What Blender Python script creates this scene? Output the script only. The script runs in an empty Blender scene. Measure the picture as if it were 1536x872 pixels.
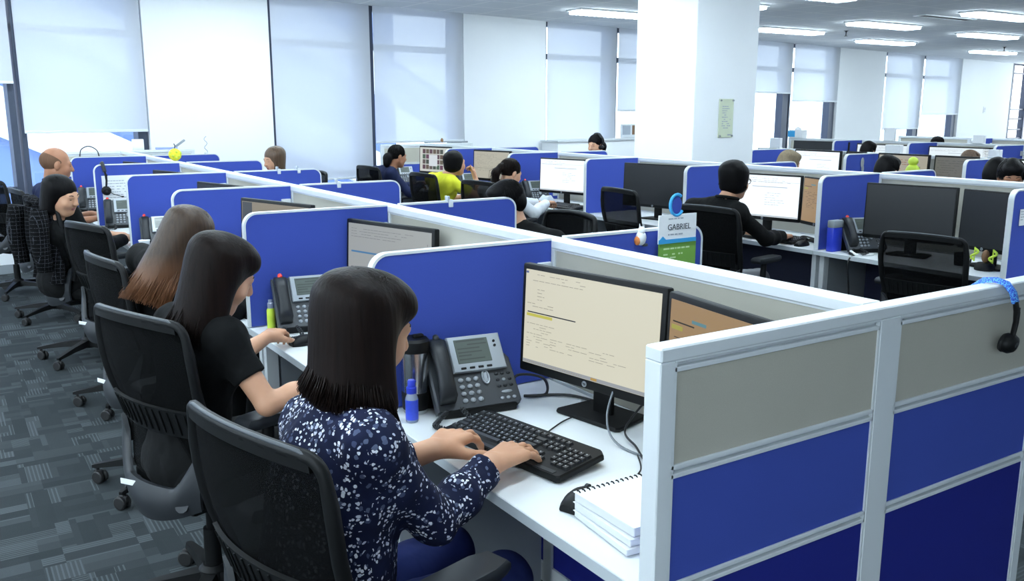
import bpy, bmesh, math, random
import numpy as np
from mathutils import Vector, Matrix, noise as mnoise
random.seed(7); RNG = np.random.RandomState(11)
SC = bpy.context.scene
COL = SC.collection
PI = math.pi
V = Vector
KIDS = {}

def rad(a): return math.radians(a)

# ------------------------------------------------------------------ mesh builder
class G:
    """collects shapes into one bmesh; build() links it as ONE mesh object"""
    def __init__(s): s.bm = bmesh.new(); s.M = Matrix.Identity(4)
    def _new(s, verts, mi, M=None):
        T = s.M @ M if M is not None else s.M
        fs = set()
        for v in verts:
            v.co = T @ v.co
            fs.update(v.link_faces)
        for f in fs: f.material_index = mi
        return verts
    def box(s, c, d, bev=0.0, seg=2, M=None, mi=0):
        r = bmesh.ops.create_cube(s.bm, size=1.0)
        vs = r['verts']
        for v in vs: v.co = V((v.co.x*d[0], v.co.y*d[1], v.co.z*d[2])) + V(c)
        if bev > 0:
            es = set(e for v in vs for e in v.link_edges)
            b = bmesh.ops.bevel(s.bm, geom=list(es), offset=min(bev, min(d)*0.49), segments=seg, profile=0.5, affect='EDGES')
            vs = b['verts']
            vs = list(set(v for f in b['faces'] for v in f.verts) | set(v for v in vs if v.is_valid))
            # the six flat faces keep their verts inside vs
        return s._new(vs, mi, M)
    def span(s, a, b, bev=0.0, seg=2, M=None, mi=0):
        c = [(a[i]+b[i])/2 for i in range(3)]; d = [abs(b[i]-a[i]) for i in range(3)]
        return s.box(c, d, bev, seg, M, mi)
    def ring(s, pts): return [s.bm.verts.new(V(p)) for p in pts]
    def loft(s, rings, mi=0, M=None, closed=True, caps=True, loop=False):
        R = [s.ring(r) for r in rings]
        n = len(R[0]); m = len(R)
        for i in range(m if loop else m-1):
            a = R[i]; b = R[(i+1) % m]
            for j in range(n if closed else n-1):
                k = (j+1) % n
                try: s.bm.faces.new((a[j], a[k], b[k], b[j]))
                except ValueError: pass
        if caps and closed and not loop:
            try: s.bm.faces.new(list(reversed(R[0])))
            except ValueError: pass
            try: s.bm.faces.new(R[-1])
            except ValueError: pass
        return s._new([v for r in R for v in r], mi, M)
    def tube(s, pts, r, n=8, mi=0, M=None, loop=False, sx=1.0):
        pts = [V(p) for p in pts]; m = len(pts)
        rr = r if isinstance(r, (list, tuple)) else [r]*m
        T = []
        for i in range(m):
            if loop: d = pts[(i+1) % m]-pts[i-1]
            else: d = pts[min(i+1, m-1)]-pts[max(i-1, 0)]
            T.append(d.normalized() if d.length > 1e-9 else V((0, 0, 1)))
        u = T[0].orthogonal().normalized()
        rings = []
        for i in range(m):
            u = (u - T[i]*u.dot(T[i]))
            u = u.normalized() if u.length > 1e-6 else T[i].orthogonal().normalized()
            w = T[i].cross(u)
            rings.append([pts[i]+(u*math.cos(2*PI*j/n)*sx+w*math.sin(2*PI*j/n))*rr[i] for j in range(n)])
        return s.loft(rings, mi, M, True, True, loop)
    def cyl(s, a, b, r0, r1=None, n=16, mi=0, M=None):
        return s.tube([a, b], [r0, r0 if r1 is None else r1], n, mi, M)
    def lathe(s, prof, n=20, mi=0, M=None):
        rings = [[(max(r, 1e-5)*math.cos(2*PI*j/n), max(r, 1e-5)*math.sin(2*PI*j/n), z) for j in range(n)] for r, z in prof]
        return s.loft(rings, mi, M)
    def prism(s, poly, z0, z1, mi=0, M=None, bev=0.0):
        if bev > 0:
            c = V((sum(p[0] for p in poly)/len(poly), sum(p[1] for p in poly)/len(poly)))
            def ins(k):
                out = []
                for p in poly:
                    d = V((p[0], p[1]))-c; L = max(d.length, 1e-6)
                    q = c+d*(1-k/L); out.append((q.x, q.y))
                return out
            q = ins(bev)
            rings = [[(x, y, z0) for x, y in q], [(x, y, z0+bev) for x, y in poly], [(x, y, z1-bev) for x, y in poly], [(x, y, z1) for x, y in q]]
        else:
            rings = [[(x, y, z0) for x, y in poly], [(x, y, z1) for x, y in poly]]
        return s.loft(rings, mi, M)
    def ell(s, c, r, n=16, m=10, mi=0, M=None):
        rings = []
        for i in range(m+1):
            t = -PI/2+PI*i/m
            rings.append([(c[0]+r[0]*max(math.cos(t), 1e-4)*math.cos(2*PI*j/n), c[1]+r[1]*max(math.cos(t), 1e-4)*math.sin(2*PI*j/n), c[2]+r[2]*math.sin(t)) for j in range(n)])
        return s.loft(rings, mi, M)
    def quad(s, pts, mi=0, M=None):
        vs = s.ring(pts); s.bm.faces.new(vs); return s._new(vs, mi, M)
    def sheet(s, fn, nu, nv, th, mi=0, M=None):
        """surface fn(u,v)->(point, normal) with thickness th"""
        top = []; bot = []
        for i in range(nu+1):
            a = []; b = []
            for j in range(nv+1):
                p, nn = fn(i/nu, j/nv); p = V(p); nn = V(nn).normalized()
                a.append(s.bm.verts.new(p+nn*th/2)); b.append(s.bm.verts.new(p-nn*th/2))
            top.append(a); bot.append(b)
        F = s.bm.faces.new
        for i in range(nu):
            for j in range(nv):
                F((top[i][j], top[i+1][j], top[i+1][j+1], top[i][j+1]))
                F((bot[i][j], bot[i][j+1], bot[i+1][j+1], bot[i+1][j]))
        for i in range(nu):
            F((top[i][0], bot[i][0], bot[i+1][0], top[i+1][0])); F((top[i][nv], top[i+1][nv], bot[i+1][nv], bot[i][nv]))
        for j in range(nv):
            F((top[0][j], top[0][j+1], bot[0][j+1], bot[0][j])); F((top[nu][j], bot[nu][j], bot[nu][j+1], top[nu][j+1]))
        return s._new([v for r in top+bot for v in r], mi, M)
    def build(s, name, mats, parent=None, smooth=35, loc=None):
        me = bpy.data.meshes.new(name)
        bmesh.ops.recalc_face_normals(s.bm, faces=s.bm.faces[:])
        s.bm.to_mesh(me); s.bm.free()
        return link(name, me, mats, parent, smooth, loc)

def link(name, me, mats, parent=None, smooth=35, loc=None):
    if not isinstance(mats, (list, tuple)): mats = [mats]
    for m in mats: me.materials.append(m)
    if smooth:
        me.polygons.foreach_set('use_smooth', [True]*len(me.polygons))
        if smooth < 180: me.set_sharp_from_angle(angle=rad(smooth))
    o = bpy.data.objects.new(name, me); COL.objects.link(o)
    if parent is not None:
        o.parent = parent; KIDS.setdefault(parent, []).append(o)
    if loc is not None: o.location = loc
    return o

USED = {}
def tag(o, label, cat, group=None, kind=None):
    if label: o['label'] = label
    if cat: o['category'] = cat
    if group: o['group'] = group
    if kind: o['kind'] = kind
    return o
def thing(name, label, cat, loc=(0, 0, 0), rz=0.0, group=None, kind=None):
    o = bpy.data.objects.new(name, None); COL.objects.link(o)
    o.location = loc; o.rotation_euler = (0, 0, rad(rz)); o.empty_display_size = 0.1
    return tag(o, label, cat, group, kind)
def dup(root, label, loc, rz=0.0, group=None, scale=None):
    r = root.copy(); COL.objects.link(r)
    r.location = loc; r.rotation_euler = (0, 0, rad(rz))
    if scale: r.scale = scale
    if label: r['label'] = label
    if group: r['group'] = group
    def rec(a, b):
        for ch in KIDS.get(a, []):
            c = ch.copy(); COL.objects.link(c); c.parent = b
            KIDS.setdefault(b, []).append(c); rec(ch, c)
    rec(root, r)
    return r
def put(o, loc, rz=0.0):
    o.location = loc; o.rotation_euler = (0, 0, rad(rz)); return o
def structure(name, g, mats, smooth=35):
    o = g.build(name, mats, None, smooth); o['kind'] = 'structure'; return o

# ------------------------------------------------------------------ materials
def srgb(r, g, b):
    f = lambda c: (c/255/12.92) if c/255 <= 0.04045 else ((c/255+0.055)/1.055)**2.4
    return (f(r), f(g), f(b), 1.0)
class NT:
    def __init__(s, name):
        s.m = bpy.data.materials.new(name); s.m.use_nodes = True
        s.t = s.m.node_tree; s.n = s.t.nodes; s.b = s.n['Principled BSDF']; s.o = s.n['Material Output']
    def N(s, typ, **kw):
        n = s.n.new(typ)
        for k, v in kw.items():
            if k in n.inputs.keys() if isinstance(k, str) else False: n.inputs[k].default_value = v
            else: setattr(n, k, v)
        return n
    def L(s, a, b): s.t.links.new(a, b)
    def math(s, op, a, b=None, c=None):
        n = s.n.new('ShaderNodeMath'); n.operation = op
        for i, x in enumerate((a, b, c)):
            if x is None: continue
            if isinstance(x, (int, float)): n.inputs[i].default_value = x
            else: s.L(x, n.inputs[i])
        return n.outputs[0]
    def mix(s, f, a, b):
        n = s.n.new('ShaderNodeMix'); n.data_type = 'RGBA'
        for inp, x in ((n.inputs[0], f), (n.inputs[6], a), (n.inputs[7], b)):
            if isinstance(x, (int, float, tuple)): inp.default_value = x
            else: s.L(x, inp)
        return n.outputs[2]
    def ramp(s, x, stops):
        n = s.n.new('ShaderNodeValToRGB'); s.L(x, n.inputs[0])
        e = n.color_ramp.elements
        while len(e) < len(stops): e.new(0.5)
        for i, (p, c) in enumerate(stops): e[i].position = p; e[i].color = c
        return n.outputs[0]
    def coord(s, which='Object', scale=None):
        n = s.n.new('ShaderNodeTexCoord')
        if scale is None: return n.outputs[which]
        m = s.n.new('ShaderNodeMapping'); m.inputs['Scale'].default_value = scale
        s.L(n.outputs[which], m.inputs[0]); return m.outputs[0]
    def noise(s, v, scale, detail=2.0, rough=0.5):
        n = s.n.new('ShaderNodeTexNoise'); n.inputs['Scale'].default_value = scale; n.inputs['Detail'].default_value = detail
        n.inputs['Roughness'].default_value = rough
        if v is not None: s.L(v, n.inputs['Vector'])
        return n.outputs['Fac']
    def bump(s, h, strength=0.3, dist=0.002):
        n = s.n.new('ShaderNodeBump'); n.inputs['Strength'].default_value = strength; n.inputs['Distance'].default_value = dist
        s.L(h, n.inputs['Height']); s.L(n.outputs[0], s.b.inputs['Normal'])
    def set(s, col=None, rough=None, metal=None, spec=None):
        if col is not None:
            if isinstance(col, tuple): s.b.inputs['Base Color'].default_value = col
            else: s.L(col, s.b.inputs['Base Color'])
        if rough is not None: s.b.inputs['Roughness'].default_value = rough
        if metal is not None: s.b.inputs['Metallic'].default_value = metal
        if spec is not None: s.b.inputs['Specular IOR Level'].default_value = spec
        return s

def mat_plain(name, col, rough=0.5, metal=0.0, var=0.06, scale=9.0, bump=0.0, bscale=300.0, spec=None):
    k = NT(name); v = k.coord('Object')
    f = k.noise(v, scale, 3.0)
    lo = tuple(c*(1-var) for c in col[:3])+(1,); hi = tuple(min(1, c*(1+var)) for c in col[:3])+(1,)
    k.set(k.mix(f, lo, hi), rough, metal, spec)
    if bump: k.bump(k.noise(v, bscale, 2.0), bump, 0.001)
    return k.m
def mat_fabric(name, col, bump=0.35, sc=900.0, rough=0.95):
    k = NT(name); v = k.coord('Object')
    w = k.noise(v, sc, 2.0); big = k.noise(v, 6.0, 2.0)
    c1 = tuple(c*0.86 for c in col[:3])+(1,); c2 = tuple(min(1, c*1.12) for c in col[:3])+(1,)
    k.set(k.mix(k.math('ADD', k.math('MULTIPLY', w, 0.7), k.math('MULTIPLY', big, 0.3)), c1, c2), rough, 0, 0.15)
    k.bump(w, bump, 0.0008); return k.m
def mat_emit(name, col, strength, gloss=True):
    k = NT(name)
    k.set((0.01, 0.01, 0.012, 1) , 0.35)
    k.b.inputs['Emission Color'].default_value = col; k.b.inputs['Emission Strength'].default_value = strength
    return k.m

M = {}
M['white_metal'] = mat_plain('white_powder_coat', srgb(214, 219, 222), 0.38, 0, 0.03)
M['desk_top'] = mat_plain('white_laminate', srgb(226, 230, 232), 0.32, 0, 0.02)
M['desk_edge'] = mat_plain('pale_edge_band', srgb(196, 203, 208), 0.45, 0, 0.03)
M['desk_grey'] = mat_plain('grey_laminate', srgb(138, 145, 150), 0.5, 0, 0.04)
M['blue'] = mat_fabric('blue_panel_fabric', srgb(62, 80, 164), 0.25, 700)
M['blue_deep'] = mat_fabric('deep_blue_panel_fabric', srgb(32, 40, 126), 0.25, 700)
M['grey_fabric'] = mat_fabric('warm_grey_panel_fabric', srgb(178, 175, 163), 0.3, 700)
M['black_plastic'] = mat_plain('black_plastic', srgb(14, 15, 16), 0.5, 0, 0.1, 20, 0.12, 700, 0.22)
M['dark_plastic'] = mat_plain('charcoal_plastic', srgb(32, 35, 39), 0.45, 0, 0.06, 20, 0.1, 700, 0.35)
M['phone_grey'] = mat_plain('phone_charcoal', srgb(50, 54, 59), 0.42, 0, 0.06, 20, 0.1, 600)
M['chair_grey'] = mat_plain('chair_grey_plastic', srgb(36, 39, 43), 0.5, 0, 0.06, 20, 0.1, 600)
M['chair_highlight'] = mat_plain('grey_chair_piping', srgb(66, 71, 76), 0.45)  # lighter grey for the painted highlight on the chair's top edge
M['silver'] = mat_plain('silver_plastic', srgb(148, 154, 160), 0.35, 0.35, 0.03)
M['steel'] = mat_plain('brushed_steel', srgb(190, 192, 195), 0.22, 1.0, 0.05)
M['chrome'] = mat_plain('chrome', srgb(200, 202, 205), 0.12, 1.0, 0.02)
M['black_fabric'] = mat_fabric('black_seat_fabric', srgb(13, 14, 15), 0.5, 500)
M['rubber'] = mat_plain('black_rubber', srgb(24, 24, 25), 0.6, 0, 0.1)
M['key'] = mat_plain('key_black', srgb(36, 38, 41), 0.4, 0, 0.05, 40)
M['key_print'] = mat_plain('key_print_white', srgb(200, 204, 208), 0.5, 0, 0.02)
M['phone_key'] = mat_plain('phone_key_grey', srgb(150, 156, 162), 0.35, 0, 0.05)
M['lcd'] = mat_plain('grey_green_lcd', srgb(84, 92, 86), 0.2, 0, 0.06)
M['lcd_ink'] = mat_plain('lcd_ink', srgb(40, 45, 42), 0.4)
M['red'] = mat_plain('red_lamp', srgb(225, 60, 52), 0.3)
M['paper'] = mat_plain('white_paper', srgb(232, 234, 236), 0.75, 0, 0.02)
M['wall'] = mat_plain('white_wall_paint', srgb(240, 243, 245), 0.7, 0, 0.015, 3, 0.08, 250)
M['dark_frame'] = mat_plain('dark_window_frame', srgb(66, 73, 88), 0.4, 0.2, 0.04)
M['skin_a'] = None
M['yellow_toy'] = mat_plain('yellow_plush', srgb(222, 214, 52), 0.9, 0, 0.15, 60)
M['green_card'] = mat_plain('green_card', srgb(112, 160, 66), 0.6, 0, 0.04)
M['cyan_card'] = mat_plain('cyan_print', srgb(50, 150, 205), 0.6, 0, 0.03)
M['ink'] = mat_plain('dark_ink', srgb(60, 66, 74), 0.7)
M['pale_ink'] = mat_plain('pale_ink', srgb(158, 166, 176), 0.7)
M['lime'] = mat_plain('lime_plastic', srgb(190, 214, 66), 0.5)
M['orange'] = mat_plain('orange_plush', srgb(214, 128, 66), 0.8)
M['brown'] = mat_plain('brown_plastic', srgb(120, 86, 56), 0.6)
M['blue_plastic'] = mat_plain('blue_plastic', srgb(42, 62, 190), 0.35)
M['wire'] = mat_plain('pale_wire', srgb(170, 178, 188), 0.4, 0.3)
M['cable'] = mat_plain('black_cable', srgb(30, 31, 33), 0.5)
M['cable_grey'] = mat_plain('grey_cable', srgb(120, 126, 132), 0.5)
M['navy_dark'] = mat_plain('navy_modesty_panel', srgb(24, 30, 58), 0.6)

def mk_glass():
    k = NT('window_glass'); n = k.n
    tr = n.new('ShaderNodeBsdfTransparent'); gl = n.new('ShaderNodeBsdfGlossy'); gl.inputs['Roughness'].default_value = 0.02
    tr.inputs[0].default_value = (0.93, 0.97, 1.0, 1)
    mx = n.new('ShaderNodeMixShader'); mx.inputs[0].default_value = 0.05; k.L(tr.outputs[0], mx.inputs[1]); k.L(gl.outputs[0], mx.inputs[2])
    k.L(mx.outputs[0], k.o.inputs[0]); n.remove(k.b); return k.m
M['glass'] = mk_glass()
def mk_blind():
    k = NT('roller_blind_weave'); n = k.n; v = k.coord('Object')
    col = k.mix(k.noise(v, 500, 1.0), srgb(214, 218, 224), srgb(232, 235, 240))
    df = n.new('ShaderNodeBsdfDiffuse'); tl = n.new('ShaderNodeBsdfTranslucent'); tr = n.new('ShaderNodeBsdfTransparent')
    k.L(col, df.inputs[0]); k.L(col, tl.inputs[0]); tr.inputs[0].default_value = (0.95, 0.97, 1, 1)
    m1 = n.new('ShaderNodeMixShader'); m1.inputs[0].default_value = 0.33; k.L(df.outputs[0], m1.inputs[1]); k.L(tl.outputs[0], m1.inputs[2])
    m2 = n.new('ShaderNodeMixShader'); m2.inputs[0].default_value = 0.25; k.L(m1.outputs[0], m2.inputs[1]); k.L(tr.outputs[0], m2.inputs[2])
    k.L(m2.outputs[0], k.o.inputs[0]); n.remove(k.b); return k.m
M['blind'] = mk_blind()
def mk_mesh():
    k = NT('chair_mesh_weave'); n = k.n
    tr = n.new('ShaderNodeBsdfTransparent'); df = n.new('ShaderNodeBsdfPrincipled')
    v = k.coord('Object')
    df.inputs['Base Color'].default_value = srgb(8, 9, 10); df.inputs['Roughness'].default_value = 0.9; df.inputs['Specular IOR Level'].default_value = 0.1
    f = k.math('ADD', 0.74, k.math('MULTIPLY', k.noise(v, 8, 1.0), 0.04))
    m = n.new('ShaderNodeMixShader'); k.L(f, m.inputs[0]); k.L(tr.outputs[0], m.inputs[1]); k.L(df.outputs[0], m.inputs[2])
    k.L(m.outputs[0], k.o.inputs[0]); n.remove(k.b); return k.m
M['mesh'] = mk_mesh()
def mk_skin(name, col, k2):
    k = NT(name); v = k.coord('Object')
    f = k.noise(v, 14, 3.0)
    k.set(k.mix(f, col, k2), 0.5, 0, 0.35)
    k.b.inputs['Subsurface Weight'].default_value = 0.08; k.b.inputs['Subsurface Radius'].default_value = (0.012, 0.005, 0.003)
    k.bump(k.noise(v, 220, 2.0), 0.12, 0.0006); return k.m
M['skin'] = mk_skin('skin_warm', srgb(186, 138, 108), srgb(208, 160, 130))
M['skin_dark'] = mk_skin('skin_tan', srgb(150, 104, 78), srgb(172, 122, 94))
M['lips'] = mat_plain('lips', srgb(150, 84, 78), 0.4)
M['eye'] = mat_plain('eye_dark', srgb(30, 24, 22), 0.25)
M['nail'] = mat_plain('nail', srgb(226, 196, 182), 0.25)
def mk_hair(name, a, b, rough=0.5, sp=0.1, tip=None):
    k = NT(name)
    v = k.coord('Object', (90, 90, 5))
    f = k.noise(v, 1.0, 3.0)
    col = k.mix(f, a, b)
    if tip is not None:
        z = k.n.new('ShaderNodeSeparateXYZ'); k.L(k.coord('Object'), z.inputs[0])
        t = k.n.new('ShaderNodeMapRange'); k.L(z.outputs[2], t.inputs[0])
        t.inputs[1].default_value = tip[1]; t.inputs[2].default_value = tip[2]; t.inputs[3].default_value = 1; t.inputs[4].default_value = 0
        col = k.mix(t.outputs[0], col, tip[0])
    k.set(col, rough, 0, sp); k.bump(f, 0.6, 0.003); return k.m
M['hair_black'] = mk_hair('hair_black', srgb(5, 5, 6), srgb(17, 15, 16))
M['hair_dark'] = mk_hair('hair_dark_brown', srgb(5, 4, 4), srgb(30, 19, 15))
M['hair_brown'] = mk_hair('hair_brown', srgb(58, 44, 34), srgb(108, 84, 64), 0.4, 0.4)
M['hair_grey'] = mk_hair('hair_close_cropped', srgb(92, 68, 52), srgb(112, 84, 66), 0.7, 0.1)
M['hair_beige'] = mk_hair('hair_beige', srgb(104, 92, 76), srgb(150, 136, 112), 0.7, 0.1)
M['hair_ombre'] = mk_hair('hair_brown_with_light_ends', srgb(34, 25, 18), srgb(74, 56, 42), 0.45, 0.3, (srgb(150, 98, 64), .78, 1.06))

def mk_floral():
    k = NT('floral_blouse_print'); v = k.coord('Object')
    warp = k.n.new('ShaderNodeTexNoise'); warp.inputs['Scale'].default_value = 60; k.L(v, warp.inputs[0])
    vm = k.n.new('ShaderNodeVectorMath'); vm.operation = 'SCALE'; k.L(warp.outputs['Color'], vm.inputs[0]); vm.inputs['Scale'].default_value = 0.012
    va = k.n.new('ShaderNodeVectorMath'); k.L(v, va.inputs[0]); k.L(vm.outputs[0], va.inputs[1])
    def vor(scale):
        n = k.n.new('ShaderNodeTexVoronoi'); n.inputs['Scale'].default_value = scale; k.L(va.outputs[0], n.inputs['Vector']); return n
    a = vor(112); b = vor(66); c = vor(24)
    sep = k.n.new('ShaderNodeSeparateColor'); k.L(a.outputs['Color'], sep.inputs[0])
    sepb = k.n.new('ShaderNodeSeparateColor'); k.L(b.outputs['Color'], sepb.inputs[0])
    cl = k.math('LESS_THAN', c.outputs['Distance'], 0.60)
    small = k.math('MULTIPLY', k.math('LESS_THAN', a.outputs['Distance'], 0.40), k.math('GREATER_THAN', sep.outputs[0], 0.36))
    small = k.math('MULTIPLY', small, cl)
    leaf = k.math('MULTIPLY', k.math('LESS_THAN', b.outputs['Distance'], 0.36), k.math('GREATER_THAN', sepb.outputs[1], 0.55))
    navy = k.mix(k.noise(v, 18, 2.0), srgb(13, 17, 36), srgb(23, 30, 62))
    c1 = k.mix(leaf, navy, k.mix(sepb.outputs[0], srgb(86, 95, 118), srgb(58, 66, 96)))
    c2 = k.mix(small, c1, k.mix(sep.outputs[1], srgb(232, 234, 240), srgb(176, 182, 200)))
    k.set(c2, 0.85, 0, 0.2); k.bump(k.noise(v, 10, 3.0), 0.5, 0.02); return k.m
M['floral'] = mk_floral()
def mk_cloth(name, col, bump=0.5, rough=0.9):
    k = NT(name); v = k.coord('Object')
    lo = tuple(c*0.75 for c in col[:3])+(1,); hi = tuple(min(1, c*1.2) for c in col[:3])+(1,)
    k.set(k.mix(k.noise(v, 7, 3.0), lo, hi), rough, 0, 0.2); k.bump(k.noise(v, 11, 3.0), bump, 0.02); return k.m
M['cloth_black'] = mk_cloth('black_cotton', srgb(11, 12, 13))
M['cloth_navy'] = mk_cloth('navy_cotton', srgb(28, 36, 66))
M['cloth_yellow'] = mk_cloth('yellow_cotton', srgb(222, 222, 60))
M['cloth_white'] = mk_cloth('white_cotton', srgb(214, 218, 222))
M['jeans'] = mk_cloth('blue_denim', srgb(26, 36, 84))
M['cloth_brown'] = mk_cloth('brown_cotton', srgb(88, 68, 54))
M['cloth_grey'] = mk_cloth('grey_cotton', srgb(120, 122, 126))
def mk_plaid():
    k = NT('black_white_check_wool'); v = k.coord('Object'); s = k.n.new('ShaderNodeSeparateXYZ'); k.L(v, s.inputs[0])
    def ln(x, per, w): return k.math('LESS_THAN', k.math('FRACT', k.math('MULTIPLY', x, 1/per)), w)
    x = k.math('ADD', s.outputs[0], k.math('MULTIPLY', s.outputs[1], 0.8))
    g = k.math('MAXIMUM', ln(x, 0.024, 0.12), ln(s.outputs[2], 0.024, 0.12))
    g = k.math('MULTIPLY', g, k.math('GREATER_THAN', k.noise(v, 260, 1.0), 0.46))
    k.set(k.mix(g, srgb(11, 11, 13), srgb(64, 66, 72)), 0.95, 0, 0.1); return k.m
M['plaid'] = mk_plaid()
def mk_zebra():
    k = NT('black_white_swirl_cloth'); v = k.coord('Object')
    n = k.n.new('ShaderNodeTexWave'); n.inputs['Scale'].default_value = 9; n.inputs['Distortion'].default_value = 9; k.L(v, n.inputs[0])
    k.set(k.mix(k.math('GREATER_THAN', n.outputs['Fac'], 0.55), srgb(18, 18, 20), srgb(205, 208, 212)), 0.8); return k.m
M['zebra'] = mk_zebra()
def mk_foam():
    k = NT('blue_speckled_foam'); v = k.coord('Object')
    k.set(k.mix(k.math('GREATER_THAN', k.noise(v, 320, 1.0), 0.53), srgb(40, 74, 190), srgb(96, 176, 232)), 0.7); return k.m
M['foam'] = mk_foam()

def mk_carpet():
    k = NT('grey_carpet_tiles'); v = k.coord('Object'); s = k.n.new('ShaderNodeSeparateXYZ'); k.L(v, s.inputs[0])
    def cells(sx, sy, ox):
        fx = k.math('FLOOR', k.math('MULTIPLY', k.math('ADD', s.outputs[0], ox), 1/sx)); fy = k.math('FLOOR', k.math('MULTIPLY', k.math('ADD', s.outputs[1], ox*0.7), 1/sy))
        cv = k.n.new('ShaderNodeCombineXYZ'); k.L(fx, cv.inputs[0]); k.L(fy, cv.inputs[1]); cv.inputs[2].default_value = ox
        w = k.n.new('ShaderNodeTexWhiteNoise'); k.L(cv.outputs[0], w.inputs['Vector'])
        q = k.n.new('ShaderNodeSeparateColor'); k.L(w.outputs['Color'], q.inputs[0]); return q.outputs
    A = cells(0.25, 0.0625, 0.0); B = cells(0.0625, 0.25, 3.3); C = cells(0.125, 0.125, 7.7)
    pick = k.math('GREATER_THAN', C[0], 0.5)
    tone = k.mix(pick, A[0], B[0]); ton = k.n.new('ShaderNodeSeparateColor'); k.L(tone, ton.inputs[0])
    sx = k.math('GREATER_THAN', k.math('FRACT', k.math('MULTIPLY', s.outputs[0], 1/0.0156)), 0.62)
    sy = k.math('GREATER_THAN', k.math('FRACT', k.math('MULTIPLY', s.outputs[1], 1/0.0156)), 0.62)
    st = k.mix(pick, sy, sx); stv = k.n.new('ShaderNodeSeparateColor'); k.L(st, stv.inputs[0])
    on = k.math('MULTIPLY', stv.outputs[0], k.math('GREATER_THAN', C[1], 0.52))
    on = k.math('MULTIPLY', on, k.math('GREATER_THAN', ton.outputs[0], 0.4))
    base = k.ramp(ton.outputs[0], [(0.0, srgb(52, 57, 59)), (0.45, srgb(58, 63, 65)), (0.8, srgb(66, 71, 73)), (1.0, srgb(76, 81, 84))])
    pile = k.noise(v, 420, 2.0)
    c = k.mix(k.math('MULTIPLY', on, 0.6), base, srgb(100, 106, 109))
    c = k.mix(k.math('MULTIPLY', pile, 0.45), c, srgb(46, 50, 54))
    k.set(c, 0.98, 0, 0.05); k.bump(pile, 0.6, 0.004); return k.m
M['carpet'] = mk_carpet()
def mk_ceiling():
    k = NT('ceiling_tile'); v = k.coord('Object'); s = k.n.new('ShaderNodeSeparateXYZ'); k.L(v, s.inputs[0])
    def ln(x): return k.math('LESS_THAN', k.math('ABSOLUTE', k.math('SUBTRACT', k.math('FRACT', k.math('MULTIPLY', x, 1/0.62)), 0.5)), 0.026)
    g = k.math('MAXIMUM', ln(s.outputs[0]), ln(s.outputs[1]))
    base = k.mix(k.noise(v, 260, 3.0), srgb(228, 231, 234), srgb(242, 244, 246))
    k.set(k.mix(g, base, srgb(254, 254, 254)), 0.9, 0, 0.1); return k.m
M['ceiling'] = mk_ceiling()
M['tube'] = mat_emit('fluorescent_diffuser', (0.77, 0.915, 1.0, 1), 26.0)
M['building'] = mat_plain('pale_blue_facade', srgb(78, 102, 150), 0.4, 0, 0.08, 0.3)
M['band'] = mat_plain('white_facade_band', srgb(180, 186, 194), 0.5, 0, 0.02)
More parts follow.
